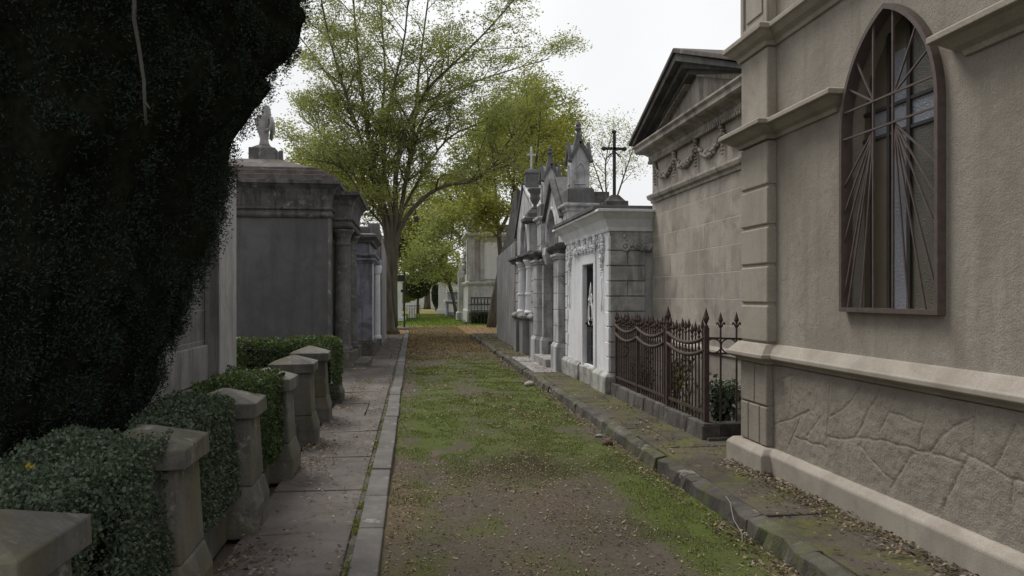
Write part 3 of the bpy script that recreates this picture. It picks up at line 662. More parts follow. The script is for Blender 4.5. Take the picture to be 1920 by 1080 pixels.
pane(4.36, yc0, 1.3, zb0, 2); pane(4.36, yc0, zb1, 3.6, 2); pane(yR, 4.36, 1.3, 3.6, 2)
gl.build("glass", [M["g_brown"], M["g_blue"], M["g_green"]], win)
ld = MB()
for yy, wd in ((yc1, .03), (yc0, .035), (5.03, .012), (4.36, .012)): ld.box(GXp-.018, GXp+.02, yy-wd/2, yy+wd/2, 1.3, 3.6)
for zz in (zb0, zb1): ld.box(GXp-.014, GXp+.02, yR, yL, zz-.011, zz+.011)
ld.build("glazing_bar", M["lead"], win)
# ================================================================== TEMPLE TOMB with pediment and swags
tx, ty0, ty1, tya = 3.65, 7.72, 11.53, 9.72
tp = thing("temple_tomb", (tx, 9.7, .14), "beige block tomb with a dark triangular pediment and carved garlands", "tomb")
b = MB(); b.box(tx, 8, ty0, ty1, .1, 3.85); b.build("wall", M["temple"], tp)
path = [(7.5, ty1), (tx, ty1), (tx, ty0), (7.5, ty0)]
b = MB(); b.sweep([(-.05,.1),(.07,.1),(.07,.9),(.09,.905),(.09,.95),(.02,.985),(-.05,.985)], path); b.build("plinth", M["temple"], tp, bevel=.008)
b = MB(); b.sweep([(-.05,3.02),(.02,3.02),(.025,3.06),(.06,3.08),(.075,3.12),(.075,3.145),(.03,3.16),(-.05,3.165)], path); b.build("architrave", M["temple_trim"], tp, bevel=.005)
b = MB(); b.sweep([(-.05,3.66),(.03,3.66),(.05,3.70),(.05,3.74),(.10,3.775),(.19,3.80),(.22,3.82),(.22,3.87),(.25,3.90),(.25,3.925),(-.05,3.935)], path); b.build("cornice", M["temple_trim"], tp, bevel=.004)
b = MB(); za = 4.63
yl, yr = ty0-.27, ty1+.27
b.prism([(tx+.03, ty0-.1, 3.93), (tx+.03, ty1+.1, 3.93), (tx+.03, tya, za-.09)], (4, 0, 0)); b.build("tympanum", M["temple_trim"], tp)
b = MB()                                     # raking cornices, stepped out
for (sx, d0, hh, oo) in ((tx-.27, 0, .10, 0), (tx-.18, -.10, .09, .06), (tx-.09, -.19, .08, .10)):
    for ye in (yl, yr):
        sgn = 1 if ye > tya else -1; y_e = ye - sgn*oo
        b.prism([(sx, y_e, 3.94+max(0,d0*.2)), (sx, tya, za+.13+d0), (sx, tya, za+.13+d0-hh), (sx, y_e - sgn*.16, 3.94)], (tx+.05-sx, 0, 0))
b.build("raking_cornice", M["temple_dark"], tp, bevel=.006)
b = MB()
for ye in (yl-.03, yr+.03):
    b.prism([(tx-.30, ye, 3.95), (tx-.30, tya, za+.135), (tx-.30, tya, za+.20), (tx-.30, ye, 4.01)], (4.5, 0, 0))
b.build("roof", M["dark_roof"], tp, bevel=.01)
for sgn in (1, -1):
    b = MB()
    for k_ in range(34):
        t = .12 + .8*k_/33; ye = tya + sgn*(ty1-tya+.1)*t; z = za-.10-(za-.10-3.93)*t
        b.box(tx-.07, tx+.03, ye-.018, ye+.018, z-.05, z+.02)
    b.build("dentils", M["temple_trim"], tp)
b = MB(); k_ = ty0
while k_ < ty1: b.box(tx-.075, tx, k_, k_+.035, 3.62, 3.665); k_ += .07
b.build("dentils", M["temple_trim"], tp)
def garland(b, p0, p1, sag, X, r, n=26, fat=.6):
    p0, p1 = Vector(p0), Vector(p1)
    for i in range(n):
        t = i/(n-1); y = p0.x+(p1.x-p0.x)*t; z = p0.y+(p1.y-p0.y)*t - sag*4*t*(1-t); rr = r*(1-fat+fat*math.sin(math.pi*t))
        for _ in range(3): b.blob((X+rnd.uniform(-.3,.3)*rr, y+rnd.uniform(-.6,.6)*rr, z+rnd.uniform(-.6,.6)*rr), rr*rnd.uniform(.4,.62))
def tassel(b, y, z, X, l, r):
    for i in range(8):
        t = i/7
        for _ in range(2): b.blob((X, y+rnd.uniform(-.5,.5)*r, z-l*t), r*rnd.uniform(.45,.7)*(1-.55*t))
ys = [11.3, 10.45, 9.6, 8.75, 7.95]; cs = []
for a_, c_ in zip(ys[:-1], ys[1:]): sw = MB(); garland(sw, (a_, 3.55), (c_, 3.55), .19, tx-.03, .062, 34); sw.build("garland", M["temple_trim"], tp, smooth=True)
for a_ in ys: sw = MB(); tassel(sw, a_, 3.6, tx-.035, .32, .06); sw.build("tassel", M["temple_trim"], tp, smooth=True)

# ================================================================== WHITE TOMB
wx, wy0, wy1 = 3.0, 11.62, 15.05
wt_ = thing("white_tomb", (wx, 13.3, .1), "small white painted flat-roofed tomb with a narrow dark door and carved swags", "tomb")
b = MB(); dy0, dy1 = 12.62, 13.45
b.holed([(wy0,.1),(wy1,.1),(wy1,2.7),(wy0,2.7)], [(dy0,.41),(dy1,.41),(dy1,2.14),(dy0,2.14)], wx, .065)
b.build("wall", M["white"], wt_)
b = MB(); b.box(wx+.012, wx+2.4, wy0, wy0+.15, .1, 2.7); b.box(wx+.26, wx+2.4, wy0+.16, wy1, .1, 2.69); b.build("side_wall", M["white_shaded"], wt_)
path = [(wx+2.4, wy1), (wx, wy1), (wx, wy0), (wx+2.4, wy0)]
b = MB(); b.sweep([(-.05,.08),(.10,.08),(.10,.36),(.04,.42),(-.01,.42),(-.05,.42)], [(wx+2.4, wy1), (wx, wy1), (wx, dy1+.12)])
b.sweep([(-.05,.08),(.10,.08),(.10,.36),(.04,.42),(-.05,.42)], [(wx, dy0-.12), (wx, wy0), (wx+2.4, wy0)]); b.box(wx-.06, wx+.054, dy0-.12, dy1+.12, .08, .38)
b.build("plinth", M["white_dirty"], wt_, bevel=.015)
b = MB(); b.sweep([(-.05,2.60),(.03,2.60),(.04,2.66),(.05,2.68),(.10,2.78),(.20,2.87),(.24,2.88),(.24,2.92),(-.05,2.92)], path); b.build("cornice", M["white"], wt_, bevel=.006)
b = MB(); b.sweep([(-2.3,2.922),(.27,2.922),(.27,2.985),(.22,3.0),(-2.3,3.0)], path[1:3]); b.build("roof_slab", M["gothic_dark"], wt_, bevel=.008)
b = MB(); b2 = MB()                          # rusticated quoins at the near corner and front edges
zs = [.42+.235*i for i in range(10)]
for i, (z0, z1) in enumerate(zip(zs[:-1], zs[1:])):
    lf, ls = (.20, .62) if i % 2 else (.14, .62)
    b.box(wx-.028, wx+.012, wy0-.028, wy0+lf, z0+.011, z1-.011)
    b2.box(wx-.02, wx+.0, wy1-.02-lf, wy1-.02, z0+.011, z1-.011)
b.build("quoins", M["white"], wt_, bevel=.006); b2.build("quoins", M["white"], wt_, bevel=.006)
b = MB()
for i, (z0, z1) in enumerate(zip(zs[:-1], zs[1:])):
    if i % 2 == 0: b.box(wx+.0125, wx+.55, wy0-.028, wy0+.001, z0+.011, z1-.011)
    else:
        b.box(wx+.0125, wx+.27, wy0-.028, wy0+.001, z0+.011, z1-.011); b.box(wx+.285, wx+.55, wy0-.028, wy0+.001, z0+.011, z1-.011)
b.build("side_quoins", M["white_shaded"], wt_, bevel=.006)
b = MB()
for a_, c_, z0, z1 in ((dy0-.13, dy0-.002, .38, 2.30), (dy1+.002, dy1+.13, .38, 2.30), (dy0, dy1, 2.145, 2.30)): b.box(wx-.028, wx+.01, a_, c_, z0, z1)
b.build("door_surround", M["white"], wt_, bevel=.008)
b = MB(); b.box(wx+.055, wx+.09, dy0, dy1, .41, 2.14)
for z0, z1 in ((.47,.72),(.76,1.0)): 
    b.box(wx+.045, wx+.055, dy0+.06, (dy0+dy1)/2-.03, z0, z1); b.box(wx+.045, wx+.055, (dy0+dy1)/2+.03, dy1-.06, z0, z1)
for i in range(9): b.bar((wx+.048, dy0+.08+.083*i, 1.06), (wx+.048, dy0+.08+.083*i, 2.1), .014, .014)
dr = b.build("door", M["door"], wt_, bevel=.004)
b = MB(); ym = (dy0+dy1)/2 - .02
b.lathe(wx+.025, ym, [(.002, 1.84), (.03, 1.66), (.012, 1.6), (.05, 1.55), (.03, 1.47)], 8)
for sgn in (1, -1):
    for k_, (w_, zb, ze) in enumerate(((.14,1.55,1.18),(.19,1.50,1.1),(.10,1.45,1.22))):
        b.tube([(wx+.025, ym+sgn*.03, zb+.02)] + [(wx+.025, ym + sgn*w_*math.sin(math.pi*t*.85), zb-(zb-ze)*t + .05*math.sin(2*math.pi*t)) for t in np.linspace(.1, 1, 9)], [.012]+[.016-.008*t for t in np.linspace(0, 1, 9)], 6)
    b.tube([(wx+.025, ym+sgn*(.05+.06*math.sin(a)), 1.56+.07*math.cos(a)) for a in np.linspace(0, 4.2, 10)], .012, 6)
b.build("door_ornament", M["white_metal"], dr, smooth=True)
b = MB(); b.blob((wx+.035, dy1-.07, 1.12), .028); b.build("door_handle", M["black_iron"], dr, smooth=True)
for yc in (12.05, 14.62):                    # oval wreaths, hanging swags and ribbons on the front
    b = MB()
    for k_ in range(22):
        a = 2*math.pi*k_/22
        for _ in range(2): b.blob((wx-.035, yc+.10*math.cos(a)+rnd.uniform(-.015,.015), 2.38+.17*math.sin(a)+rnd.uniform(-.015,.015)), rnd.uniform(.02,.034))
    b.lathe(wx-.02, yc, [(.001,2.55),(.03,2.57),(.001,2.6)], 8)
    b.blob((wx-.02, yc, 2.38), .075, (.3,.9,1.6), .1)
    for k_ in range(7): b.blob((wx-.028, yc+rnd.uniform(-.03,.03), 2.2-.045*k_), .045-.005*k_)
    b.tube([(wx-.024, yc+.02*math.sin(q*9)-.02, 1.9-.55*q) for q in np.linspace(0, 1, 10)], [.012]*8+[.02,.004], 5)
    b.build("wreath", M["white"], wt_, smooth=True)
hy = [12.42, 12.85, 13.3, 13.75, 14.2]
for a_, c_ in zip(hy[:-1], hy[1:]): b = MB(); garland(b, (a_, 2.52), (c_, 2.56), .15, wx-.04, .07, 16); b.build("garland", M["white"], wt_, smooth=True)
for a_ in hy: b = MB(); tassel(b, a_, 2.59, wx-.055, .27, .062); b.build("tassel", M["white"], wt_, smooth=True)
b = MB(); garland(b, (3.27, 0), (3.9, 0), .0, 0, .06, 2)
b.v = []; b.f = []; b.m = []
for i in range(26):
    t = i/25; x = 3.24+.52*t; z = 2.50 - .16*math.sin(math.pi*t*.75)
    for _ in range(3): b.blob((x+rnd.uniform(-.03,.03), wy0-.03, z+rnd.uniform(-.03,.03)), rnd.uniform(.022,.04)*(1+.5*t))
for k_ in range(14):
    a = 2*math.pi*k_/14; b.blob((3.24+.055*math.cos(a), wy0-.03, 2.36+.055*math.sin(a)), .03)
b.blob((3.24, wy0-.03, 2.36), .035); b.blob((3.23, wy0-.03, 2.52), .04)
b.build("side_garland", M["white_shaded"], wt_, smooth=True)
# dark iron cross on its block, standing on the white tomb roof
cr_ = thing("roof_cross", (3.6, 13.62, 3.0), "tall dark cross on a black stepped block on the white tomb roof", "cross")
b = MB(); b.stack(3.6, 13.62, [(3.0,.20),(3.0,.215),(3.3,.205),(3.3,.17),(3.42,.07)]); b.build("pedestal", M["temple_dark"], cr_, bevel=.012)
b = MB(); X0, Y0 = 3.6, 13.62
b.bar((X0, Y0, 3.40), (X0, Y0, 4.52), .05, .05); b.bar((X0-.17, Y0, 4.26), (X0+.17, Y0, 4.26), .05, .045); b.bar((X0-.12, Y0, 4.10),(X0-.02, Y0, 4.20), .02, .02); b.bar((X0+.12, Y0, 4.10),(X0+.02, Y0, 4.20), .02, .02)
for p in ((X0-.19, Y0, 4.26), (X0+.19, Y0, 4.26), (X0, Y0, 4.56)): b.blob(p, .05, j=.1)
for a in range(0): b.bar((X0, Y0, 4.26), (X0+.11*math.cos(a*math.pi/4), Y0, 4.26+.11*math.sin(a*math.pi/4)), .014, .014)
b.build("cross", M["black_iron"], cr_)

# ================================================================== GOTHIC TOMB with pinnacles
gx, gy0, gy1 = 3.05, 15.15, 18.45; gyc = 16.8
gt = thing("gothic_tomb", (gx, gyc, .1), "grey gothic tomb with an arched gable front between two gabled pinnacles", "tomb")
b = MB(); b.box(gx+.30, 5.6, gy0+.02, gy1-.02, .1, 3.2); b.box(gx, gx+.3, gy0+.01, 16.1, .1, 2.5); b.box(gx, gx+.3, 17.5, gy1-.01, .1, 2.5); b.box(gx, gx+.3, 16.1, 17.5, 2.38, 2.5)
b.build("wall", M["gothic"], gt)
b = MB(); b.holed([(15.6,2.5),(18.0,2.5),(18.0,3.22),(gyc,4.12),(15.6,3.22)], arch_pts(gyc, .55, 2.72, 2.85, .62), gx, .16)
b.build("gable_front", M["gothic"], gt)
b = MB(); b.box(gx+.15, gx+.2, 16.1, 17.5, 2.6, 3.6); b.build("tympanum", M["gothic_dark"], gt)
b = MB()
o1 = arch_pts(gyc, .60, 2.70, 2.85, .68); 
b.tube([(gx-.015, y, z) for y, z in o1[1:]+[o1[0]]], .045, 6)
o2 = arch_pts(gyc, .36, 2.72, 2.85, .42); b.tube([(gx+.13, y, z) for y, z in o2[1:]+[o2[0]]], .03, 6)
b.build("arch_moulding", M["gothic"], gt, smooth=True)
b = MB()
for ye in (15.62, 17.98): b.bar((gx-.02, ye, 3.22), (gx-.02, gyc, 4.15), .12, .07, (0, 0, 1)); 
b.build("raking_moulding", M["gothic_dark"], gt, bevel=.01)
b = MB()
for ye in (15.55, 18.05): b.prism([(gx+.05, ye, 3.2), (gx+.05, gyc, 4.16), (gx+.05, gyc, 4.23), (gx+.05, ye, 3.27)], (.55, 0, 0))
b.build("roof", M["gothic_dark"], gt)
def pier(y0, y1, x0, lab="pilaster"):
    b = MB(); z = .66
    while z < 2.3: b.box(x0, gx+.01, y0, y1, z+.008, min(z+.33, 2.34)-.004); z += .33
    b.box(x0+.014, gx+.008, y0+.012, y1-.012, .62, 2.36)
    b.box(x0-.05, gx+.02, y0-.05, y1+.05, .08, .55);
    b.sweep([(-.02,.55),(.05,.55),(.05,.58),(.01,.655),(-.02,.655)], [(gx, y1), (x0, y1), (x0, y0), (gx+.3, y0)])
    b.sweep([(-.02,2.34),(.02,2.34),(.03,2.37),(.06,2.40),(.06,2.44),(-.02,2.46)], [(gx, y1), (x0, y1), (x0, y0), (gx+.3, y0)])
    return b.build(lab, M["gothic"], gt, bevel=.007)
pier(15.15, 15.68, 2.86); pier(17.9, 18.42, 2.86)
for y0, y1 in ((15.88, 16.08), (17.5, 17.7)): pier(y0, y1, 2.96)
b = MB(); b.box(gx+.12, gx+.18, 16.11, 17.49, .3, 2.37); b.box(gx+.10, gx+.12, 16.25, 16.75, .5, 2.2); b.box(gx+.10, gx+.12, 16.85, 17.35, .5, 2.2); b.build("door", M["gothic_dark"], gt, bevel=.006)
b = MB(); b.box(2.75, gx+.119, 16.0, 17.6, .08, .27); b.build("doorstep", M["slab_pale"], gt, bevel=.015)
ent = [(-.05,2.46),(.03,2.46),(.04,2.52),(.10,2.55),(.13,2.60),(.13,2.64),(.03,2.67),(-.05,2.67)]
b = MB(); b.sweep(ent, [(gx+.5, gy1), (2.9, gy1), (2.9, 17.84), (3.0, 17.84), (3.0, 15.74), (2.9, 15.74), (2.9, gy0), (gx+.6, gy0)]); b.build("entablature", M["gothic_dark"], gt, bevel=.006)
b = MB(); b.loft([[(2.86, 16.6, 2.66), (2.86, 17.0, 2.66), (3.05, 17.0, 2.66), (3.05, 16.6, 2.66)], [(2.84, 16.62, 2.5), (2.84, 16.98, 2.5), (3.05, 16.98, 2.5), (3.05, 16.62, 2.5)], [(2.90, 16.66, 2.3), (2.90, 16.94, 2.3), (3.05, 16.94, 2.3), (3.05, 16.66, 2.3)], [(3.0, 16.75, 2.2), (3.0, 16.85, 2.2), (3.05, 16.85, 2.2), (3.05, 16.75, 2.2)]])
b.build("keystone", M["gothic"], gt, bevel=.012)
def pinnacle(cx, cy):
    b = MB(); b.box(cx-.27, cx+.27, cy-.27, cy+.27, 2.67, 3.34)
    for sx, sy in ((-1,0),(0,-1),(1,0)):
        if sx: b.box(cx+sx*.27-.015, cx+sx*.27+.015, cy-.17, cy+.17, 2.78, 3.22)
        else: b.box(cx-.17, cx+.17, cy+sy*.27-.015, cy+sy*.27+.015, 2.78, 3.22)
    b.sweep([(-.02,3.30),(.02,3.30),(.03,3.36),(.09,3.40),(.09,3.45),(-.02,3.47)], [(cx+.27, cy+.27), (cx-.27, cy+.27), (cx-.27, cy-.27), (cx+.27, cy-.27), (cx+.27, cy+.27)]); b.box(cx-.26, cx+.26, cy-.26, cy+.26, 3.3, 3.46)
    pn = b.build("pinnacle", M["gothic"], gt, bevel=.008)
    b = MB(); b.stack(cx, cy, [(3.46,.275),(3.74,.27),(3.78,.235)]); b.build("pinnacle_block", M["gothic_dark"], pn, bevel=.012)
    b = MB(); h = .19; z0, z1 = 3.78, 4.34; b.box(cx-h, cx+h, cy-h, cy+h, z0, z1)
    for d in ((1,0),(-1,0),(0,1),(0,-1)):
        q = Vector((-d[1], d[0])); c = Vector((cx, cy)) + Vector(d)*h
        b.prism([(c.x+q.x*h, c.y+q.y*h, z1), (c.x-q.x*h, c.y-q.y*h, z1), (c.x, c.y, z1+.33)], (-d[0]*h, -d[1]*h, 0))
        o = arch_pts(0, .10, z0+.07, z0+.33, .17, 6)
        pts = [(c.x+q.x*a+d[0]*.006, c.y+q.y*a+d[1]*.006, zz) for a, zz in o]; b.tube(pts+[pts[0]], .016, 5)
    b.build("tabernacle", M["gothic"], pn)
    b = MB()
    for d in ((1,0),(-1,0),(0,1),(0,-1)):
        q = Vector((-d[1], d[0])); c = Vector((cx, cy)) + Vector(d)*(h+.02)
        for s2 in (1, -1): b.bar((c.x+q.x*(h+.05)*s2, c.y+q.y*(h+.05)*s2, z1-.05), (c.x, c.y, z1+.37), .07, .05, (d[0], d[1], 0))
    b.stack(cx, cy, [(z1+.05,.15),(z1+.32,.10),(z1+.55,.045)])
    b.lathe(cx, cy, [(.03,z1+.53),(.045,z1+.56),(.03,z1+.6),(.075,z1+.66),(.04,z1+.70),(.06,z1+.74),(.035,z1+.79),(.005,z1+.84)], 10)
    b.build("finial", M["gothic_dark"], pn)
pinnacle(3.33, 15.44); pinnacle(3.22, 18.1)

# ================================================================== URN TOMB (gabled, peeling roof)
uy0, uy1, uyc = 18.6, 22.45, 21.25
ut = thing("gabled_tomb", (3.05, 20.5, .1), "pale gabled tomb with engaged columns and a peeling white roof slope", "tomb")
b = MB(); b.box(3.35, 6, uy0, uy1, .1, 3.3); b.box(3.02, 3.36, uy0+.01, 19.35, .1, 2.55); b.box(3.02, 3.36, 21.35, uy1, .1, 2.55); b.box(3.02, 3.36, 19.35, 21.35, .1, 1.1); b.build("wall", M["gothic"], ut)
b = MB(); b.holed([(uy0,2.55),(uy1,2.55),(uy1,3.55),(uyc,4.55),(uy0+.2,3.5)], arch_pts(20.75, .5, 2.74, 3.0, .62), 3.02, .3); b.build("gable_front", M["gothic"], ut)
b = MB(); b.box(3.13, 3.17, 19.36, 21.34, 1.1, 3.6); b.build("opening_shade_panel", M["temple_dark"], ut)  # dark panel in place of the shade inside the opening
b = MB(); o1 = arch_pts(20.75, .58, 2.72, 3.0, .72); b.tube([(3.0, y, z) for y, z in o1[1:]+[o1[0]]], .06, 6); o1 = arch_pts(20.75, .36, 2.74, 2.98, .48); b.tube([(3.08, y, z) for y, z in o1[1:]+[o1[0]]], .05, 6); b.build("arch_moulding", M["gothic"], ut, smooth=True)
for yc in (19.45, 20.85):
    b = MB(); b.lathe(2.98, yc, [(.19,1.16),(.19,1.2),(.155,1.24),(.15,1.62),(.165,1.63),(.165,1.67),(.148,1.68),(.135,2.3),(.16,2.32),(.14,2.35),(.21,2.48),(.21,2.52)], 18); b.build("column", M["white"], ut, smooth=False)
for y0, y1, x0 in ((19.4, 19.95, 2.74), (20.6, 21.15, 2.74), (21.15, 22.4, 2.96), (18.64, 19.36, 2.90)):
    b = MB(); b.box(x0, 3.1, y0, y1, .1, 1.0); b.sweep([(-.02,1.0),(.02,1.0),(.06,1.05),(.06,1.1),(0,1.16),(-.02,1.16)], [(3.1, y1), (x0, y1), (x0, y0), (3.1, y0)]); b.box(x0+.01, 3.1, y0+.01, y1-.01, .99, 1.155)
    b.build("pedestal", M["grey_render"], ut, bevel=.01)
for y0, y1 in ((21.5, 22.35), (18.7, 19.3)):
    b = MB()
    z = 1.17
    while z < 2.4: b.box(2.95, 3.03, y0, y1, z+.008, z+.26); z += .27
    b.build("quoins", M["gothic"], ut, bevel=.006)
b = MB(); b.sweep([(-.05,2.52),(.03,2.52),(.05,2.58),(.12,2.62),(.12,2.68),(-.05,2.7)], [(3.3, uy1), (2.88, uy1), (2.88, 20.5), (3.0, 20.5), (3.0, 19.98), (2.88, 19.98), (2.88, uy0), (3.3, uy0)]); b.build("entablature", M["gothic_dark"], ut, bevel=.006)
b = MB(); b.box(2.8, 3.3, 18.62, 19.0, 2.7, 3.4); b.build("corner_pier", M["gothic"], ut, bevel=.01)
b = MB(); b.stack(2.97, 18.8, [(3.38,.2),(3.42,.30),(3.5,.31),(3.52,.24),(3.62,.22),(3.72,.14)]); b.build("corner_cap", M["gothic_dark"], ut, bevel=.01)
b = MB(); b.prism([(3.02, uy0+.05, 3.42), (3.02, uyc, 4.6), (3.02, uyc, 4.68), (3.02, uy0+.05, 3.5)], (1.0, 0, 0)); b.build("roof", M["peeling"], ut)
b = MB(); b.prism([(2.98, 22.9, 3.3), (2.98, uyc, 4.6), (2.98, uyc, 4.72), (2.98, 22.9, 3.45)], (1.1, 0, 0)); b.build("far_roof", M["gothic_dark"], ut)
un = MB(); un.lathe(2.97, 18.8, [(.10,3.72),(.11,3.75),(.05,3.80),(.045,3.84),(.10,3.92),(.135,4.0),(.115,4.06),(.13,4.12),(.19,4.2),(.19,4.235),(.14,4.25),(.02,4.27)], 18)
props(un.build("stone_urn", M["gothic_dark"], smooth=True), "weathered stone urn on the corner pier left of the gothic tomb", "urn")
rc = thing("roof_cross", (3.25, 21.25, 4.62), "slim pale grey cross on a domed block on the peeling white roof", "cross")
b = MB(); b.stack(3.25, 21.25, [(4.5,.19),(4.62,.19),(4.97,.17),(4.98,.20),(5.02,.20),(5.1,.13),(5.14,.04)]); b.build("pedestal", M["gothic_dark"], rc, bevel=.012)
b = MB(); b.bar((3.25,21.25,5.1), (3.25,21.25,5.74), .055, .055); b.bar((3.12,21.25,5.52), (3.38,21.25,5.52), .05, .05); b.build("cross", M["gothic"], rc, bevel=.008)
# plain rendered tomb wall with dark lean-to roof
pt_ = thing("rendered_tomb", (2.95, 25, .0), "plain grey rendered tomb with a steep dark roof, next to the yellowing tree", "tomb")
b = MB(); b.loft([[(2.95, 22.5, zz0), (2.95, 27.4, zz0), (6, 27.4, zz0), (6, 22.5, zz0)] if zz0 < 1 else [(2.95, 22.5, 3.2), (2.95, 27.4, 3.0), (6, 27.4, 3.0), (6, 22.5, 3.2)] for zz0 in (0, 3)]); b.build("wall", M["grey_render"], pt_, bevel=.02)
b = MB(); b.prism([(3.02, 27.1, 3.05), (3.02, 26.0, 3.3), (3.02, 24.6, 3.9), (3.02, 23.3, 4.72), (3.02, 22.6, 4.72), (3.02, 22.6, 3.1)], (2.8, 0, 0)); b.build("roof", M["temple_dark"], pt_)
# ================================================================== IRON FENCE (right)
fe = thing("iron_fence", (3.05, 9.6, .1), "rusty wrought iron fence with swag rails and spear tips before the beige temple", "fence")
b = MB()
yy = 7.68
while yy < 11.5:
    l = min(rnd.uniform(.5, .8), 11.56-yy); j = rnd.uniform(-.015, .015)
    b.loft([[(2.95+j, yy, .06), (3.15, yy, .06), (3.15, yy, .27+j*.5), (2.975+j, yy, .28+j*.5)], [(2.95+j, yy+l-.012, .06), (3.15, yy+l-.012, .06), (3.15, yy+l-.012, .27-j*.5), (2.975+j, yy+l-.012, .28-j*.5)]]); yy += l
b.box(3.16, 3.66, 7.69, 7.86, .06, .275); b.box(2.958, 3.16, 7.672, 7.70, .06, .26)
b.build("base_wall", M["base_wall"], fe, bevel=.02)
FXX = 3.05; POSTS = [7.8, 9.02, 9.13, 10.3, 11.42]
def spear(b, x, y, z, s=1.0):
    b.lathe(x, y, [(.008*s, z-.02), (.020*s, z), (.022*s, z+.012*s), (.010*s, z+.025*s), (.014*s, z+.04*s), (.030*s, z+.075*s), (.020*s, z+.105*s), (.002, z+.165*s)], 8)
for yp in POSTS:
    big = yp in (7.8, 9.02)
    b = MB(); r = .026 if big else .018; top = 1.27 if big else 1.2
    b.loft([[(FXX+sx*r, yp+sy*r, z) for sx, sy in ((-1,-1),(1,-1),(1,1),(-1,1))] for z in (.26, top)])
    spear(b, FXX, yp, top, 1.25 if big else 1.0); b.build("post", M["iron"], fe)
bays = [(7.8, 9.02), (9.13, 10.3), (10.3, 11.42)]
for a_, c_ in bays:
    for zr in (1.165, 1.035):
        b = MB(); b.tube([(FXX-.012, a_+(c_-a_)*t, zr-.085*4*t*(1-t)) for t in np.linspace(0, 1, 15)], .021, 8); b.build("swag_rail", M["iron"], fe, smooth=True)
    b = MB(); b.bar((FXX, a_, .375), (FXX, c_, .375), .022, .032); b.build("bottom_rail", M["iron"], fe)
    n = 11
    for i in range(1, n+1):
        t = i/(n+1); yp = a_+(c_-a_)*t; b = MB()
        top = 1.16 - .085*4*t*(1-t) + .06 + .07*math.exp(-((t-.5)/.16)**2) + (.02 if i % 2 else -.015)
        b.bar((FXX, yp, .275), (FXX, yp, top), .015, .015); spear(b, FXX, yp, top, .85)
        zl = 1.08-.085*4*t*(1-t)
        if i % 2 == 0:                        # little scrolls between the rails
            for s2 in (1, -1): b.tube([(FXX, yp+s2*(.004+.030*math.sin(q)), zl-.02+.05*q/3.0) for q in np.linspace(0, 3.1, 7)], .005, 5)
        if 5 <= i <= 7: b.blob((FXX-.01, yp, .75+.05*(i % 2)), .02, (.6,1,1.4)); b.blob((FXX-.01, yp, .88), .016)
        b.build("picket", M["iron"], fe)
b = MB()
for z in (1.16, 1.0): b.bar((FXX, 7.8, z), (3.64, 7.8, z-.02), .014, .02)
for x in (3.13, 3.30, 3.47): b.tube([(x+.085*math.cos(a), 7.8, 1.075+.075*math.sin(a)) for a in np.linspace(0, 2*math.pi, 15)], .008, 5, False)
b.build("return_rail", M["iron"], fe)
for x in (3.21, 3.385, 3.56):
    b = MB(); b.bar((x, 7.8, .27), (x, 7.8, 1.3), .016, .016); spear(b, x, 7.8, 1.28, .9)
    for s2 in (1, -1): b.tube([(x+s2*(.01+.035*math.sin(q*.55)), 7.8, 1.27+.05*math.sin(q)) for q in np.linspace(0, 2.6, 7)], .008, 5)
    b.build("picket", M["iron"], fe)

def plant(name, x, y, z, rx, rz, n, mat, lab, size, stems=7, cat="shrub"):
    t_ = thing(name, (x, y, z), lab, cat, "plants inside the iron fence"); b = MB(); P = []
    for i in range(stems):
        a = rnd.uniform(0, 6.28); tip = Vector((x+rx*rnd.uniform(.2,1)*math.cos(a), y+rx*rnd.uniform(.2,1)*math.sin(a), z+rz*rnd.uniform(.6,1)))
        p0_ = Vector((x+rnd.uniform(-.05,.05), y+rnd.uniform(-.05,.05), z)); mid = (p0_+tip)/2+Vector((rnd.uniform(-.08,.08), rnd.uniform(-.08,.08), .08))
        b.tube([p0_, mid, tip], [.008,.006,.003], 5)
        for q in np.linspace(.25, 1, n//stems):
            c = (p0_*(1-q)+mid*q) if q < .5 else (mid*(1-(q-.5)*2)+tip*(q-.5)*2); c = mid.lerp(tip, max(0, q*2-1)) if q > .5 else p0_.lerp(mid, q*2)
            P.append(c + Vector((rnd.gauss(0,.05), rnd.gauss(0,.05), rnd.gauss(0,.05))))
    b.build("stems", M["core"], t_)
    P = np.array([tuple(p) for p in P]); v, f = leaf_quads(P, rng.uniform(.7,1.3,len(P))*size, rng.uniform(.7,1.3,len(P))*size*.55, unit(len(P))*.8+np.array([0,0,.2]), .15)
    np_mesh("foliage", v, f, mat, t_)
plant("leafy_shrub", 3.38, 8.2, .14, .26, .55, 420, M["lf_box"], "dark glossy shrub growing inside the near end of the iron fence", .085, 16)
plant("climbing_rose", 3.16, 8.55, .14, .16, .85, 110, M["lf_lime"], "thin climber with yellow-green leaves behind the near fence bay", .05, 4, "climber")
plant("leafy_shrub", 3.3, 9.5, .14, .3, .7, 300, M["lf_dark"], "dark straggly shrub behind the middle bay of the iron fence", .06, 12)
plant("leafy_shrub", 3.28, 10.7, .14, .25, .55, 240, M["lf_dark"], "small dark shrub behind the far bay of the iron fence", .05, 10)

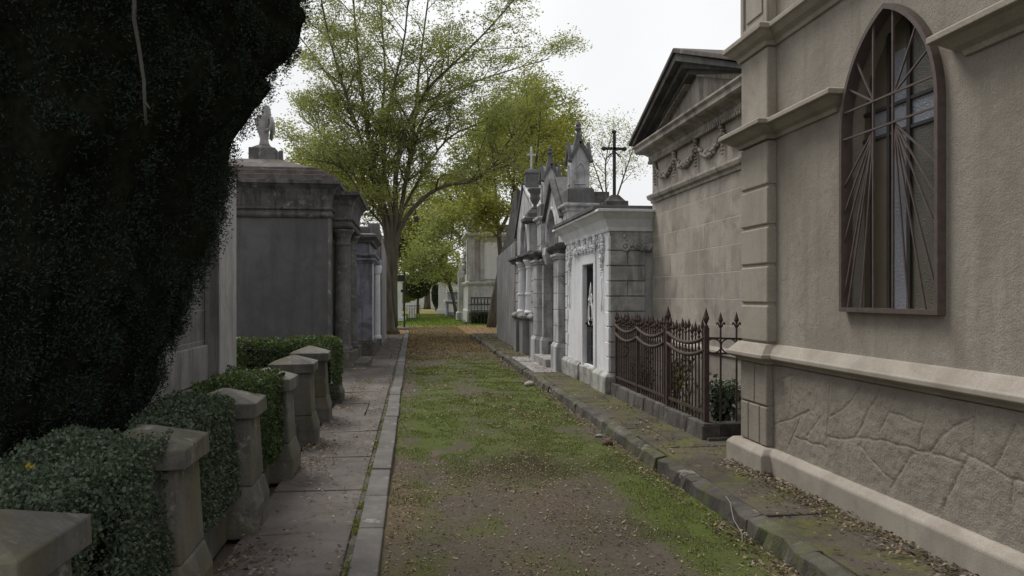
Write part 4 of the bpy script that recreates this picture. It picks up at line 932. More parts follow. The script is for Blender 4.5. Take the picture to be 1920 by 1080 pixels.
# ================================================================== LEFT TOMBS
ba = thing("block_tomb", (-2.4, 8.8, .1), "grey block-built tomb with a pale plaster pilaster, half hidden by the black yew", "tomb")
b = MB(); b.box(-6, -2.47, 6.8, 10.5, .0, 3.12); b.build("wall", M["block_tomb"], ba)
b = MB(); b.box(-6, -2.36, 6.78, 10.3, .0, .52); b.sweep([(0,.52),(.11,.52),(.11,.55),(0,.60)], [(-6, 6.8), (-2.47, 6.8), (-2.47, 9.6)]); b.build("ledge", M["pier"], ba, bevel=.015)
b = MB(); b.box(-6, -2.43, 6.74, 10.2, 3.125, 3.27); b.build("coping", M["grey_render"], ba, bevel=.02)
b = MB(); b.box(-2.47, -2.42, 6.8, 9.6, .60, 1.02); b.build("plinth", M["grey_render"], ba, bevel=.01)
b = MB(); b.box(-2.48, -2.30, 9.62, 10.52, .05, 3.13); b.build("pilaster", M["pale_plaster"], ba, bevel=.012)
b = MB(); b.box(-2.46, -2.302, 9.60, 9.619, .05, 3.12); b.build("pilaster_shaded_side", M["grey_render"], ba)  # darker sheet paints the shade on the pilaster's near side

bt = thing("dark_tomb", (-1.72, 16.4, 0), "dark grey cement tomb with a flaring cornice and a columned portico", "tomb")
b = MB(); b.box(-6, -1.72, 16.4, 19.7, 0, 3.3); b.build("wall", M["dark_tomb"], bt, bevel=.01)
b = MB(); b.box(-1.76, -1.70, 16.385, 16.75, 0, 3.22); b.build("light_shade_strip", M["old_column"], bt, bevel=.006)  # lighter strip paints the light on the wall's lane-facing edge
cp = [(-.1,3.22),(.035,3.22),(.06,3.26),(.06,3.30),(.03,3.33),(.03,3.37),(.07,3.39),(.07,3.42),(.03,3.44),(.03,3.55),(.05,3.68),(.10,3.80),(.19,3.89),(.22,3.90),(.22,3.98),(-.1,3.98)]
b = MB(); b.sweep(cp, [(-6, 16.4), (-1.72, 16.4), (-1.72, 19.7)]); b.build("cornice", M["dark_trim"], bt, bevel=.005)
b = MB(); b.sweep([(o, z-.17) for o, z in cp], [(-1.75, 16.85), (-1.34, 16.85), (-1.34, 19.3), (-1.75, 19.3)]); b.box(-1.74, -1.36, 16.87, 19.28, 3.02, 3.79); b.build("portico_cornice", M["dark_trim"], bt, bevel=.005)
b = MB()
b.box(-6, -1.62, 16.28, 19.9, 3.98, 4.10); b.box(-6, -1.80, 16.42, 19.75, 4.11, 4.21); b.box(-6, -2.0, 16.62, 19.5, 4.22, 4.30)
b.loft([[(-6, 16.68, 4.30), (-2.1, 16.68, 4.30), (-2.1, 19.4, 4.30), (-6, 19.4, 4.30)], [(-4.4, 17.6, 4.62), (-2.95, 17.6, 4.62), (-2.95, 18.5, 4.62), (-4.4, 18.5, 4.62)]])
b.build("roof", M["dark_roof"], bt, bevel=.012)
for yc in (17.05, 18.85):
    b = MB(); b.lathe(-1.52, yc, [(.22,.42),(.22,.48),(.19,.52),(.185,.56),(.172,2.68),(.185,2.69),(.185,2.73),(.165,2.75),(.165,2.82),(.20,2.92),(.25,2.99),(.25,3.03)], 22)
    b.build("column", M["old_column"], bt, smooth=False)
    b = MB(); b.box(-1.80, -1.26, yc-.27, yc+.27, 0, .42); b.build("column_pedestal", M["pier"], bt, bevel=.015)
b = MB(); b.box(-1.715, -1.69, 17.35, 18.55, .3, 2.6); b.build("door", M["door"], bt)
b = MB(); b.box(-1.7, -1.28, 17.33, 18.57, 0, .36); b.build("step", M["pier"], bt, bevel=.015)
b = MB(); b.box(-1.279, -.97, 17.2, 18.7, .0, .16); b.build("step", M["pier"], bt, bevel=.02)
b = MB(); b.box(-1.9, -1.0, 16.55, 17.19, .0, .06); b.build("apron", M["pier"], bt, bevel=.01)
# broken draped statue on its pedestal
st = thing("stone_statue", (-3.33, 17.95, 4.62), "weathered broken stone statue of a draped figure on the dark tomb roof", "statue")
b = MB(); b.box(-3.62, -3.05, 17.7, 18.25, 4.61, 4.90); b.loft([[(-3.62+d, 17.7+d, z), (-3.05-d, 17.7+d, z), (-3.05-d, 18.25-d, z), (-3.62+d, 18.25-d, z)] for d, z in ((.04, 4.901), (.16, 4.98))]); b.box(-2.985, -2.9, 17.8, 17.9, 4.5, 4.85); b.build("pedestal", M["old_column"], st, bevel=.014)
rings = []
for z, rx, ry, cx, cy in ((4.97,.12,.12,0,0),(5.03,.10,.10,0,0),(5.12,.085,.09,.0,0),(5.22,.10,.10,.0,0),(5.34,.13,.11,-.015,0),(5.46,.155,.12,-.02,0),(5.56,.165,.12,-.03,0),(5.63,.15,.12,-.02,0),(5.66,.11,.10,.03,0),(5.72,.085,.09,.05,0),(5.80,.08,.085,.045,0),(5.87,.07,.08,.045,0),(5.89,.04,.05,.045,0)):
    rings.append([(-3.33+cx+rx*(1+.13*math.sin(a*5+z*9)+.06*math.sin(a*9-z*14))*math.cos(a), 17.97+cy+ry*(1+.13*math.sin(a*5+z*9))*math.sin(a), z) for a in np.linspace(0, 2*math.pi, 25)[:-1]])
b = MB(); b.loft(rings)
b.tube([(-3.17, 17.93, 5.60), (-3.14, 17.86, 5.45), (-3.18, 17.82, 5.33), (-3.27, 17.83, 5.30)], [.05,.045,.04,.035], 8)
b.loft([[(-3.21, 18.02, 5.64), (-3.15, 18.06, 5.64), (-3.17, 18.10, 5.64)], [(-3.20, 18.02, 5.4), (-3.10, 18.06, 5.4), (-3.13, 18.1, 5.4)], [(-3.23, 18.02, 5.15), (-3.17, 18.06, 5.1), (-3.2, 18.08, 5.12)]])
b.build("figure", M["grey_render"], st, smooth=True)

bc = thing("blue_tomb", (-1.1, 20.6, 0), "blue-grey painted tomb with moulded capitals, just past the dark columned tomb", "tomb")
b = MB(); b.box(-5, -1.14, 20.6, 23.6, 0, 3.1); b.build("wall", M["blue_tomb"], bc, bevel=.01)
b = MB(); b.box(-1.6, -1.07, 20.52, 20.6, .42, 2.5); b.box(-1.16, -1.06, 20.601, 20.9, .42, 2.5); b.build("pilaster", M["blue_tomb"], bc, bevel=.01)
b = MB(); b.box(-1.16, -1.06, 23.2, 23.55, .42, 2.5); b.build("pilaster", M["blue_tomb"], bc, bevel=.01)
b = MB(); b.box(-1.065, -1.05, 20.53, 20.72, .45, 2.45); b.box(-1.065, -1.05, 20.80, 20.9, .45, 2.45); b.build("pilaster_strip", M["white"], bc)
b = MB(); b.sweep([(-.05,2.46),(.02,2.46),(.03,2.5),(.08,2.54),(.08,2.58),(.03,2.6),(.10,2.66),(.10,2.70),(-.05,2.72)], [(-5, 20.52), (-1.07, 20.52), (-1.07, 23.6)]); b.build("capital", M["blue_tomb"], bc, bevel=.005)
b = MB(); b.sweep([(-.05,3.0),(.03,3.0),(.05,3.06),(.14,3.12),(.16,3.13),(.16,3.2),(.05,3.24),(-.05,3.24)], [(-5, 20.56), (-1.1, 20.56), (-1.1, 23.6)]); b.box(-5, -1.12, 20.65, 23.5, 3.1, 3.42); b.box(-1.3, -.98, 22.6, 23.3, 3.24, 3.7); b.build("cornice", M["old_column"], bc, bevel=.01)
b = MB(); b.box(-1.7, -1.0, 20.42, 21.0, 0, .40); b.box(-1.15, -1.0, 21.001, 23.6, 0, .40); b.box(-1.62, -1.1, 20.48, 20.55, .40, .44); b.build("plinth", M["pier"], bc, bevel=.015)
b = MB(); b.lathe(-1.02, 22.2, [(.13,.4),(.13,.46),(.10,.5),(.09,2.2),(.12,2.25),(.14,2.4),(.14,2.46)], 14); b.build("column", M["white"], bc)
b = MB()
for _ in range(26): b.blob((-1.0+rnd.uniform(-.05,.06), 22.6+rnd.uniform(-.2,.2), 2.35+rnd.uniform(-.2,.25)), rnd.uniform(.04,.08))
b.build("carved_bracket", M["blue_tomb"], bc, smooth=True)
be = thing("grey_wall_tomb", (-1.0, 26, 0), "plain grey rendered tomb wall on the left just before the big tree", "tomb")
b = MB(); b.loft([[(-5, 24.2, zz), (-1.0, 24.2, zz), (-1.0, 29.3, zz), (-5, 29.3, zz)] if zz < 1 else [(-5, 24.2, 3.65), (-1.0, 24.2, 3.65), (-1.0, 29.3, 3.1), (-5, 29.3, 3.1)] for zz in (0, 3)]); b.build("wall", M["grey_render"], be, bevel=.02)
b = MB(); b.box(-1.01, -.985, 24.18, 24.5, 0, 3.5); b.build("light_shade_strip", M["gothic_dark"], be)  # dark strip painted for the shaded gap next to the blue tomb
b = MB(); b.box(-1.75, -1.05, 24.1, 24.19, 3.3, 3.75); b.build("parapet", M["white"], be, bevel=.01)

# ================================================================== YEW (left foreground)
yw = thing("yew_tree", (-2.62, 4.75, .1), "huge black-green yew filling the left edge, widening upward above the hedge", "tree")
b = MB()
for i in range(6):
    a = i*1.05; b.tube([(-2.62+.12*math.cos(a), 4.75+.12*math.sin(a), .0), (-2.62+.35*math.cos(a), 4.75+.35*math.sin(a), 1.5), (-2.62+.7*math.cos(a), 4.75+.7*math.sin(a), 3.2), (-2.62+.9*math.cos(a), 4.75+.9*math.sin(a), 5.0)], [.13,.10,.07,.03], 8)
b.build("trunk", M["bark_brown"], yw, smooth=True)
ZT = [.2, .65, 1.1, 1.45, 1.9, 2.37, 2.66, 2.86, 3.1, 3.5, 4.2, 5.2, 6.2, 7.0]
RT = [.72, .90, 1.09, 1.24, 1.36, 1.51, 1.57, 1.70, 1.86, 1.96, 2.02, 2.0, 1.6, .5]
yc_ = np.array([-2.62, 4.75])
def yew_r(th, z): return np.interp(z, ZT, RT) * np.interp((th+math.pi/3) % (2*math.pi), [0, 2.1, 4.2, 6.3], [1, .99, .97, 1])
nC = 4400
th = rng.uniform(-2.7, 1.7, nC); zc = .2 + 6.2*rng.uniform(0, 1, nC)**1.25
def yew_skin(T, Z): return yew_r(T, Z)*(1 + .20*(fbm(T*3.2+7, Z*1.5, 71, 3)-.5)) + .34*(fbm(T*7.5+3, Z*3.0, 74, 3)-.5)
rr = yew_skin(th, zc) - rng.uniform(.05, .12, nC)
CX3 = np.stack([yc_[0]+rr*np.cos(th), yc_[1]+rr*np.sin(th), zc], 1)
kk = CX3[:,0] > -4.3; CX3, th = CX3[kk], th[kk]
rad = rng.uniform(.045, .12, len(CX3)); per = 140; N = len(CX3)*per
d = unit(N); ci = np.repeat(np.arange(len(CX3)), per)
outv = np.stack([np.cos(th), np.sin(th), np.full(len(th), .5)], 1)[ci]
flip = (d*outv).sum(1) < -.15; d[flip] *= -1
P = CX3[ci] + d*(rad[ci]*rng.uniform(.55, 1.08, N))[:, None]*np.array([1, 1, 1.35])
A = d*.9 + unit(N)*.75 + np.array([0, 0, .45])
v, f = leaf_quads(P, rng.uniform(.013, .027, N), rng.uniform(.005, .009, N), A, .05)
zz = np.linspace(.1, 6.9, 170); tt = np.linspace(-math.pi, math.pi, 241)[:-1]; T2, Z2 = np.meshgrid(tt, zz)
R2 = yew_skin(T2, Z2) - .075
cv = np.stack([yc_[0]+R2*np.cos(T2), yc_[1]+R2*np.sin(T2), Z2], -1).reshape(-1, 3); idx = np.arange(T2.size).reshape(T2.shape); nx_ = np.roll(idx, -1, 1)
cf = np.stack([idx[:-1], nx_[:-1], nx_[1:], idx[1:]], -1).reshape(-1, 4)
np_mesh("crown", np.concatenate([v, cv]), np.concatenate([f, cf+len(v)]), [M["lf_yew"], M["core"]], yw, midx=np.concatenate([np.zeros(len(f), int), np.ones(len(cf), int)]))  # near-black inner skin stands in for shade within the crown
b = MB(); b.tube([(-1.22, 3.40, 3.6), (-1.19, 3.44, 3.2), (-1.175, 3.46, 2.95), (-1.18, 3.47, 2.78), (-1.16, 3.47, 2.66), (-1.142, 3.475, 2.52), (-1.140, 3.48, 2.42), (-1.134, 3.48, 2.33)], [.012,.011,.0095,.009,.0083,.0078,.007,.006], 7)
b.tube([(-1.139, 3.48, 2.43), (-1.12, 3.47, 2.405), (-1.115, 3.47, 2.40)], [.006,.004,.003], 5)
props(b.build("dead_branch", M["dead_twig"], smooth=True), "bare pale twig hanging down in front of the black yew", "branch")

# ================================================================== TREES
def grow(b, leaves, pts, r0, r1, depth, n_sub, reach, flat, lfn, lsd, start=.35, up=.25):
    pts = [Vector(p) for p in pts]
    # smooth the limb
    sm = []
    for i in range(len(pts)-1):
        p0_ = pts[max(i-1,0)]; p1, p2 = pts[i], pts[i+1]; p3 = pts[min(i+2, len(pts)-1)]
        for t in (0, .33, .66):
            t2, t3 = t*t, t*t*t
            sm.append(.5*((2*p1)+(p2-p0_)*t+(2*p0_-5*p1+4*p2-p3)*t2+(3*p1-p0_-3*p2+p3)*t3))
    sm.append(pts[-1]); n = len(sm)
    b.tube(sm, [r0+(r1-r0)*(i/(n-1))**.8 for i in range(n)], 8 if depth == 0 else (6 if depth == 1 else 4), cap=True)
    if depth >= 2:
        for q in np.linspace(.25, 1, lfn):
            c = sm[min(n-1, int(q*(n-1)))]
            leaves.append((c.x+rnd.gauss(0, lsd), c.y+rnd.gauss(0, lsd), c.z+rnd.gauss(0, lsd*.5)))
        return
    for s in range(n_sub[depth]):
        q = start + (1-start)*(s+rnd.random())/n_sub[depth]; i = min(n-2, int(q*(n-1))); c = sm[i].lerp(sm[i+1], rnd.random()); d = (sm[i+1]-sm[i]).normalized()
        side = Vector((rnd.gauss(0,1), rnd.gauss(0,1), rnd.gauss(0,flat))); side = (side - d*side.dot(d)).normalized()
        l = reach[depth]*rnd.uniform(.6, 1.25)*(1.15-.5*q); dr = (d*.75+side*.9+Vector((0,0,up))).normalized()
        e1 = c+dr*l*.5+Vector((rnd.gauss(0,.08*l), rnd.gauss(0,.08*l), rnd.gauss(0,.05*l))); e2 = c+dr*l+Vector((rnd.gauss(0,.12*l), rnd.gauss(0,.12*l), rnd.gauss(0,.1*l)-.06*l))
        rq = (r0+(r1-r0)*q**.8); rb = max(.006, min(rq*.6, .05 if depth == 0 else .022))
        grow(b, leaves, [c, e1, e2], rb, max(.004, rb*.3), depth+1, n_sub, reach, flat, lfn, lsd, .2, up)
def leafcloud(leaves, k, sd, size, flat=.45):
    P = np.array(leaves); N = len(P)*k
    C = np.repeat(P, k, 0) + rng.normal(0, 1, (N, 3))*np.array([sd, sd, sd*flat])
    A = unit(N)*np.array([1, 1, .45])
    return leaf_quads(C, size*rng.uniform(.6, 1.4, N), size*.5*rng.uniform(.6, 1.4, N), A, .1)

bt_ = thing("large_tree", (-.84, 33.5, 0), "big vase-shaped tree with many upright grey limbs standing on the left of the lane", "tree")
b = MB(); lv = []
TB = at(740, 622, 33.5)
ridge = []
for z, r in ((-.05,.52),(.25,.40),(1.2,.36),(2.4,.37),(2.9,.36),(3.5,.30),(3.9,.15)):
    ridge.append([(-1.08-.06*z + .86*r*(1+.10*math.sin(a*5+z*.4)+.06*math.sin(a*9+1+z))*math.cos(a)*1.12, 33.6 + r*(1+.10*math.sin(a*5+z*.4))*math.sin(a), z) for a in np.linspace(0, 2*math.pi, 29)[:-1]])
b.loft(ridge)
limbs = [([(722,425),(700,340),(668,235),(640,150),(610,40),(590,-80)],[33.6,33.3,33.0,32.7,32.4,32.2],.17),
 ([(728,420),(705,330),(690,250),(676,140),(664,20),(660,-110)],[33.5,33.6,33.6,33.7,33.8,34],.19),
 ([(736,415),(722,330),(716,230),(722,130),(715,20),(722,-120)],[33.6,34,34.4,34.6,34.8,35],.17),
 ([(742,415),(742,330),(762,240),(800,170),(850,120),(920,50),(980,-20)],[33.5,33.3,33.0,32.8,32.5,32.3,32],.20),
 ([(748,418),(762,330),(775,250),(785,140),(800,20),(820,-120)],[33.6,34,34.4,34.7,35,35.3],.17),
 ([(752,425),(790,375),(835,348),(890,338),(930,305),(950,270),(985,225),(1010,190)],[33.4,33.1,32.9,32.7,32.5,32.4,32.2,32.0],.15),
 ([(748,420),(770,300),(800,210),(850,170),(930,140),(1030,110)],[33.6,34.1,34.6,35,35.4,35.8],.14),
 ([(724,425),(690,370),(650,310),(600,250),(560,215)],[33.7,34.2,34.8,35.3,35.8],.12),
 ([(720,428),(690,390),(655,330),(620,305),(560,300)],[33.3,32.7,32.2,31.8,31.4],.09),
 ([(735,420),(720,300),(735,180),(760,60),(770,-100)],[33.4,32.8,32.2,31.7,31.3],.15),
 ([(730,420),(700,320),(650,200),(600,120),(555,60)],[33.7,34.3,34.9,35.4,35.9],.13),
 ([(745,420),(790,330),(840,260),(900,230),(960,200)],[33.7,34.3,34.9,35.3,35.8],.12)]
for px, Yl, r in limbs:
    q_ = (px[0][0]-735)*.45; px = [(738+q_*.35, 612), (732+q_*1.2, 490)] + px; Yl = [33.6, 33.6] + Yl; r *= .86
    grow(b, lv, [at(u, v_, y_) for (u, v_), y_ in zip(px, Yl)], r, .022, 0, (20, 8), (2.6, 1.1), .38, 8, .10, .38)
b.build("trunk", M["bark"], bt_, smooth=True)
kp = [p for p in lv if not (p[2] < 4.4 and abs(p[0]+.8) < 2.4)]
v, f = leafcloud(kp, 7, .17, .11, .35)
yc3 = np.array(at(893, 48, 32.9)); fc = v.reshape(-1, 4, 3).mean(1); mi = ((np.linalg.norm((fc - yc3)/np.array([1, 2.5, 1]), axis=1) < .75) & (rng.uniform(0, 1, len(fc)) < .8)).astype(int)
np_mesh("crown", v, f, [M["lf_tree"], M["lf_yellow"]], bt_, midx=mi)

rt = thing("yellow_tree", (4.15, 40, 0), "slender forked tree with yellowing leaves on the right beyond the last tomb", "tree")
b = MB(); lv = []
b.tube([at(921, 616, 40), at(924, 590, 40), at(928, 560, 40), at(934, 535, 40), at(939, 510, 40), at(941, 490, 40)], [.27,.225,.21,.21,.20,.19], 12)
for px, Yl, r in [([(941,495),(937,460),(934,420),(930,370),(925,300),(915,240)],[40,40,40.2,40.4,40.6,41],.17),
 ([(940,500),(958,450),(980,400),(1000,340),(1010,260),(1015,190)],[40,39.8,39.5,39.2,39,38.8],.16),
 ([(934,430),(905,380),(885,330),(880,290)],[40.1,40.5,41,41.4],.08),
 ([(975,410),(1010,350),(1040,290),(1050,230)],[39.6,39.9,40.4,40.8],.08),
 ([(935,440),(960,380),(965,300),(970,210),(985,160)],[40.2,41,41.8,42.4,43],.11),
 ([(938,450),(915,425),(905,405),(895,395)],[40,39.4,38.9,38.6],.05)]:
    grow(b, lv, [at(u, v_, y_) for (u, v_), y_ in zip(px, Yl)], r, .02, 0, (15, 6), (1.9, .9), .8, 6, .16, .3, .05)
b.build("trunk", M["bark"], rt, smooth=True)
v, f = leafcloud(lv, 6, .22, .16, .8); np_mesh("crown", v, f, M["lf_yellow"], rt)

def simple_tree(name, Y, base, tops, r, lab, mat, n_sub, reach, lfn, lsd, k, sd, size, flat=.8, bk="bark_brown", grp="trees at the far end of the lane", start=.35, up=.1):
    x, y, z = at(base[0], base[1], Y); t_ = thing(name, (x, y, 0), lab, "tree", grp)
    b = MB(); lv = []
    for px in tops:
        pts = [at(u, v_, Y + dy) for u, v_, dy in px]; pts[0].z = max(pts[0].z, -.1)
        grow(b, lv, pts, r, .03, 0, n_sub, reach, flat, lfn, lsd, start, up)
    b.build("trunk", M[bk], t_, smooth=True)
    v, f = leafcloud(lv, k, sd, size, flat); np_mesh("crown", v, f, M[mat], t_)
simple_tree("broad_tree", 60, (852, 596), [[(856,596,0),(850,560,0),(838,520,0),(815,470,.5),(800,430,1)],[(846,545,0),(835,500,1.5),(845,450,2),(850,410,2.5)],[(842,530,0),(818,505,-1),(795,490,-1.5)]], .16,
            "olive-green spreading tree left of the fenced pale tomb", "lf_tree", (13, 6), (2.2, 1.1), 6, .2, 8, .32, .2, .7)
simple_tree("tall_tree", 82, (801, 577), [[(801,580,0),(801,540,0),(798,480,0),(792,420,1),(788,360,1)],[(800,500,0),(780,440,1),(760,400,1)],[(799,480,0),(825,420,-1),(840,390,-1)],[(797,450,0),(775,395,-1),(770,370,0)]], .40,
            "tall dark-trunked tree in the middle distance straight down the lane", "lf_mid", (10, 5), (3.2, 1.5), 6, .3, 6, .42, .26, .5)
simple_tree("green_tree", 66, (905, 590), [[(905,590,0),(900,520,0),(880,440,0),(850,380,0),(830,350,0)],[(900,520,0),(905,430,1),(890,370,1)],[(898,500,0),(860,440,-1),(820,410,-1)],[(900,480,0),(870,400,2),(850,345,2)]], .25,
            "bright green tree behind the fenced pale tomb, reaching over the lane", "lf_mid", (11, 5), (2.8, 1.4), 6, .25, 7, .36, .24, .7)
simple_tree("green_tree", 58, (640, 590), [[(640,590,0),(630,480,0),(600,400,0),(580,340,0)],[(635,500,0),(660,420,1),(680,370,1)],[(632,480,0),(600,430,-2),(560,400,-2)],[(636,470,0),(640,380,0),(630,330,0)]], .3,
            "bushy green tree behind the dark tomb, below the limbs of the big tree", "lf_mid", (16, 6), (3.4, 1.6), 7, .3, 9, .5, .24, .7)
simple_tree("broad_tree", 70, (1010, 585), [[(1010,590,0),(1010,480,0),(1000,380,0),(985,300,0),(975,220,0)],[(1010,450,0),(1040,350,1),(1040,250,1)],[(1008,420,0),(960,340,-1),(935,270,-1)],[(1008,400,0),(1020,300,2),(1010,180,2)],[(1005,380,0),(960,290,3),(940,230,3)]], .35,
            "tall yellow-green tree rising behind the gabled and gothic tombs", "lf_yellow", (17, 6), (4.2, 1.9), 7, .4, 9, .6, .27, .8)
simple_tree("bare_tree", 75, (1175, 560), [[(1150,540,0),(1140,400,0),(1110,300,0),(1085,240,0)],[(1140,420,0),(1170,330,0),(1190,270,0)],[(1140,400,0),(1135,310,1),(1150,240,1)]], .12,
            "thin nearly leafless tree behind the cross of the white tomb", "lf_tree", (13, 6), (3.2, 1.5), 5, .35, 3, .4, .2, .8)
simple_tree("pine_tree", 105, (770, 572), [[(775,575,0),(775,520,0),(772,470,0),(770,420,0)],[(774,500,0),(755,460,0)],[(774,490,0),(790,450,0)]], .3,
            "hazy dark pine at the very end of the lane", "lf_dark", (14, 6), (3.4, 1.6), 7, .5, 6, .7, .4, .5)
# dark round tree at the end of the path
def round_tree(name, u, vb, vt, Y, rx, lab, mat, n, size, crown_low=.25, grp="trees at the far end of the lane"):
    c = at(u, vb, Y); top = at(u, vt, Y).z; t_ = thing(name, (c.x, Y, 0), lab, "tree", grp)
    b = MB(); b.tube([(c.x, Y, -.1), (c.x+.05, Y, top*.5), (c.x, Y, top*.8)], [.14,.10,.04], 7); b.build("trunk", M["bark_brown"], t_, smooth=True)
    zc = top*(1+crown_low)/2; rz = top*(1-crown_low)/2
    d = unit(n); q = rng.uniform(.45, 1, n)**.5*(1+.5*(fbm(d[:,0]*2.2+9, d[:,2]*2.2+d[:,1]*1.7+4, 7)-.5))
    P = d*q[:, None]*np.array([rx, rx, rz]) + np.array([c.x, Y, zc])
    v, f = leaf_quads(P, size*rng.uniform(.6, 1.4, n), size*.55, None, .1); np_mesh("crown", v, f, M[mat], t_)
round_tree("round_tree", 783, 578, 512, 72, 1.35, "rounded dark green tree beside the signpost at the end of the lane", "lf_dark", 9000, .2, .38)
round_tree("cypress_tree", 818, 580, 520, 84, .5, "thin dark cypress beside the white post in the distance", "lf_dark", 3000, .2, .1)
round_tree("round_tree", 757, 578, 535, 88, 1.8, "small grey-green tree far behind the signpost", "lf_mid", 5000, .25, .3)
round_tree("round_tree", 838, 576, 500, 110, 3.2, "dim rounded tree far behind the white post", "lf_mid", 6000, .36, .2)
# far wood behind everything
P = []
for i in range(60):
    x0 = -75+150*(i+rnd.random()*.8)/60; y0 = rnd.uniform(122, 150); hh = rnd.uniform(5, 10.5); rw = rnd.uniform(2, 4)
    if -1.5 < x0 - .02*y0 < 3.5: hh *= .45
    d = unit(700); P.append(d*(rng.uniform(.5, 1, 700)**.4)[:, None]*np.array([rw, rw, hh*.5])*(1+.5*(fbm(d[:,0]*2+i, d[:,2]*2, 3)-.5))[:, None] + np.array([x0, y0, hh*.5]))
P = np.concatenate(P); v, f = leaf_quads(P, rng.uniform(.35, .8, len(P)), .35, None, .1)
props(np_mesh("far_wood", v, f, M["lf_mid"]), "distant mass of green trees closing the end of the cemetery", "wood", kind="stuff")

# ================================================================== FAR END OF THE LANE
ft = thing("pale_tomb", (3.2, 46, 0), "tall pale stone tomb with corner pilaster and panelled wall behind a low fence, far right", "tomb")
b = MB(); b.box(3.3, 8.5, 46, 50, 0, 5.35); b.build("wall", M["far_stone"], ft)
b = MB(); b.sweep([(-.05,0),(.14,0),(.14,.7),(.08,.8),(.08,2.2),(.16,2.28),(.2,2.36),(.2,2.44),(-.05,2.52)], [(3.3, 50), (3.3, 46), (8.5, 46)]); b.build("plinth", M["far_stone"], ft, bevel=.02)
b = MB(); b.sweep([(-.05,4.95),(.05,4.95),(.08,5.1),(.26,5.2),(.26,5.34),(-.05,5.4)], [(3.3, 50), (3.3, 46), (8.5, 46)]); b.build("cornice", M["far_stone"], ft, bevel=.02)
for x0, x1, y0_, y1_ in ((3.24, 3.62, 45.86, 46.01), (3.95, 4.15, 45.86, 46.01), (5.4, 5.6, 45.86, 46.01), (7.9, 8.3, 45.86, 46.01), (3.17, 3.301, 46.1, 46.6)):
    b = MB(); b.box(x0, x1, y0_, y1_, 2.5, 4.96); b.build("pilaster", M["far_stone"], ft, bevel=.02)
b = MB(); b.box(4.16, 5.39, 45.96, 46.01, 2.6, 4.8); b.build("panel", M["far_white"], ft, bevel=.02)
b = MB(); b.box(3.2, 3.9, 45.9, 46.8, 5.4, 6.1); b.stack(3.55, 46.35, [(6.1,.42),(6.2,.42),(6.5,.1)]); b.box(4.2, 8, 46.2, 49, 5.4, 5.9); b.build("parapet", M["gothic_dark"], ft, bevel=.02)
b = MB()
for _ in range(16): b.blob((3.07+rnd.uniform(-.06,.06), 47.2+rnd.uniform(-.3,.3), 3.6+rnd.uniform(-.6,.7)), rnd.uniform(.08,.16))
b.build("carved_figure", M["far_stone"], ft, smooth=True)
ff = thing("low_fence", (4.4, 44.3, 0), "low dark iron fence with looped top around the far pale tomb", "fence")
b = MB()
for z in (.75, 1.1, 1.5): b.bar((3.25, 44.4, z), (7, 44.4, z), .05, .06)
b.bar((3.25, 44.4, 1.1), (3.25, 46, 1.1), .04, .05); b.build("rail", M["black_iron"], ff)
for i in range(20):
    x = 3.3+.19*i; b = MB(); b.bar((x, 44.4, 0), (x, 44.4, 1.55), .03, .03); b.tube([(x+.095+.085*math.cos(a), 44.4, 1.3+.17*math.sin(a)) for a in np.linspace(0, 6.28, 9)], .018, 4, False); b.build("bar", M["black_iron"], ff)
hedge("hedge", 3.3, 7.0, 44.55, 45.7, 0, .62, 4500, M["lf_dark"], "low dark hedge behind the far looped iron fence", .09, 12, "far hedges")
b = MB(); b.box(2.95, 3.3, 51, 52, 0, 2.9); b.stack(3.12, 51.5, [(2.9,.22),(3.1,.2),(3.6,.03)]); b.sweep([(0,.0),(.12,.0),(.12,.5),(0,.6)], [(2.95, 52), (2.95, 51), (3.3, 51)])
props(b.build("white_monument", M["far_stone"], bevel=.02), "narrow pale monument just left of the far panelled tomb", "monument")
# signpost
sp = thing("signpost", (-.44, 38.7, 0), "black metal signpost with two dark boards beside the big tree", "signpost")
b = MB(); b.lathe(-.44, 38.7, [(.22,-.02),(.22,.05),(.05,.06),(.042,2.72),(.02,2.78),(.02,2.86)], 10); b.build("post", M["black_iron"], sp)
b = MB(); b.box(-.86, -.48, 38.67, 38.72, 2.32, 2.64); b.build("board", M["black_iron"], sp, bevel=.006)
b = MB(); b.box(-.62, -.26, 38.74, 38.79, 1.78, 1.92); b.build("board", M["black_iron"], sp, bevel=.006)
wl = thing("white_tomb", (-1.6, 50, 0), "plain white tomb block behind the signpost on the left", "tomb")
b = MB(); b.box(-4, -.75, 50, 54, 0, 2.75); b.build("wall", M["far_white"], wl, bevel=.02)
b = MB(); b.sweep([(-.02,2.5),(.08,2.55),(.12,2.75),(-.02,2.8)], [(-4, 50), (-.75, 50), (-.75, 54)]); b.box(-4, -.5, 49.4, 54.2, 0, .22); b.build("ledge", M["far_white"], wl, bevel=.02)
b = MB(); b.box(-.35, .15, 57, 58.5, 0, .55); b.box(-.3, .1, 57.1, 58.3, .55, .75); b.stack(-.1, 57.5, [(.75,.14),(1.2,.1),(1.25,.02)])
props(b.build("low_grave", M["far_white"], bevel=.03), "low white grave slab on the left of the far green lawn", "grave")
gr = thing("grave_railing", (.3, 55, 0), "thin dark railing around the low white grave", "railing")
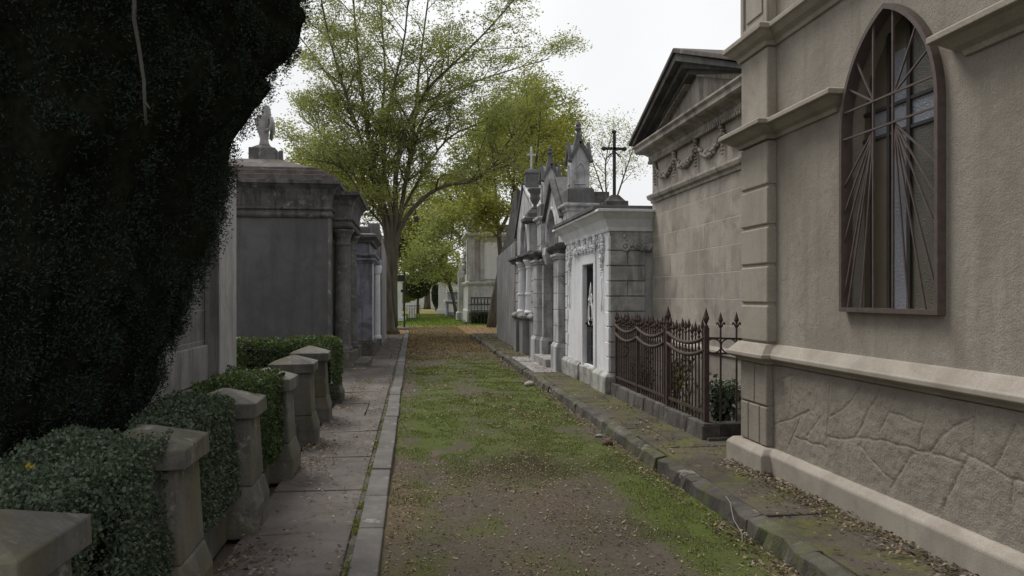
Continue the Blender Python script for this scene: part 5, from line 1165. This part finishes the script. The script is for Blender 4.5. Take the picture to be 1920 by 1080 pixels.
for i in range(6):
    b = MB(); b.bar((-.45+.18*i, 55, 0), (-.45+.18*i, 55, .95), .03, .03); b.build("bar", M["black_iron"], gr)
b = MB(); b.bar((-.5, 55, .9), (.5, 55, .9), .03, .04); b.build("rail", M["black_iron"], gr)
c = at(827, 583, 70)
b = MB(); b.stack(c.x, 70, [(0,.42),(.4,.4),(.42,.24),(2.55,.22),(2.7,.3),(2.8,.28)]); b.box(c.x+.27, c.x+.52, 69.8, 70.2, 0, 2.4)
props(b.build("white_post", M["far_white"], bevel=.02), "tall white post with a grey side standing beside the far path", "post")
wt2 = thing("low_tomb", (3.6, 62, 0), "low pale box tomb with a panelled front under the olive tree", "tomb")
b = MB(); b.box(2.62, 4.6, 62, 64, 0, 1.15); b.box(2.75, 4.4, 62.2, 63.8, 1.2, 1.9); b.build("body", M["blue_tomb"], wt2, bevel=.03)
b = MB(); b.box(2.5, 4.7, 61.88, 64.1, 1.15, 1.28); b.box(2.68, 4.5, 62.1, 63.9, 1.9, 2.02); b.build("slab", M["far_white"], wt2, bevel=.02)
b = MB(); b.box(2.8, 3.45, 61.96, 62, .3, .95); b.box(3.6, 4.4, 61.96, 62, .3, .95); b.build("panel", M["far_white"], wt2, bevel=.01)
for i, (u, v0, v1, Y, wd, lb) in enumerate(((812, 577, 540, 95, 1.0, "far white tomb between the tall trunk and the cypress"), (770, 577, 560, 98, 2.0, "tiny white grave row left of the tall trunk"), (790, 577, 556, 102, 1.2, "small white tomb just left of the tall dark trunk"), (846, 576, 535, 92, 1.6, "white tomb far behind the low panelled tomb"))):
    c = at(u, v0, Y); z = at(u, v1, Y).z; t_ = thing("distant_tomb", (c.x, Y, 0), lb, "tomb", "distant white tombs")
    b = MB(); b.box(c.x-wd/2, c.x+wd/2, Y, Y+2, 0, z); b.build("wall", M["far_white"], t_, bevel=.02)
    b = MB(); b.prism([(c.x-wd/2-.1, Y-.1, z), (c.x+wd/2+.1, Y-.1, z), (c.x, Y-.1, z+.4)], (0, 2.2, 0)); b.build("roof", M["far_stone"], t_)
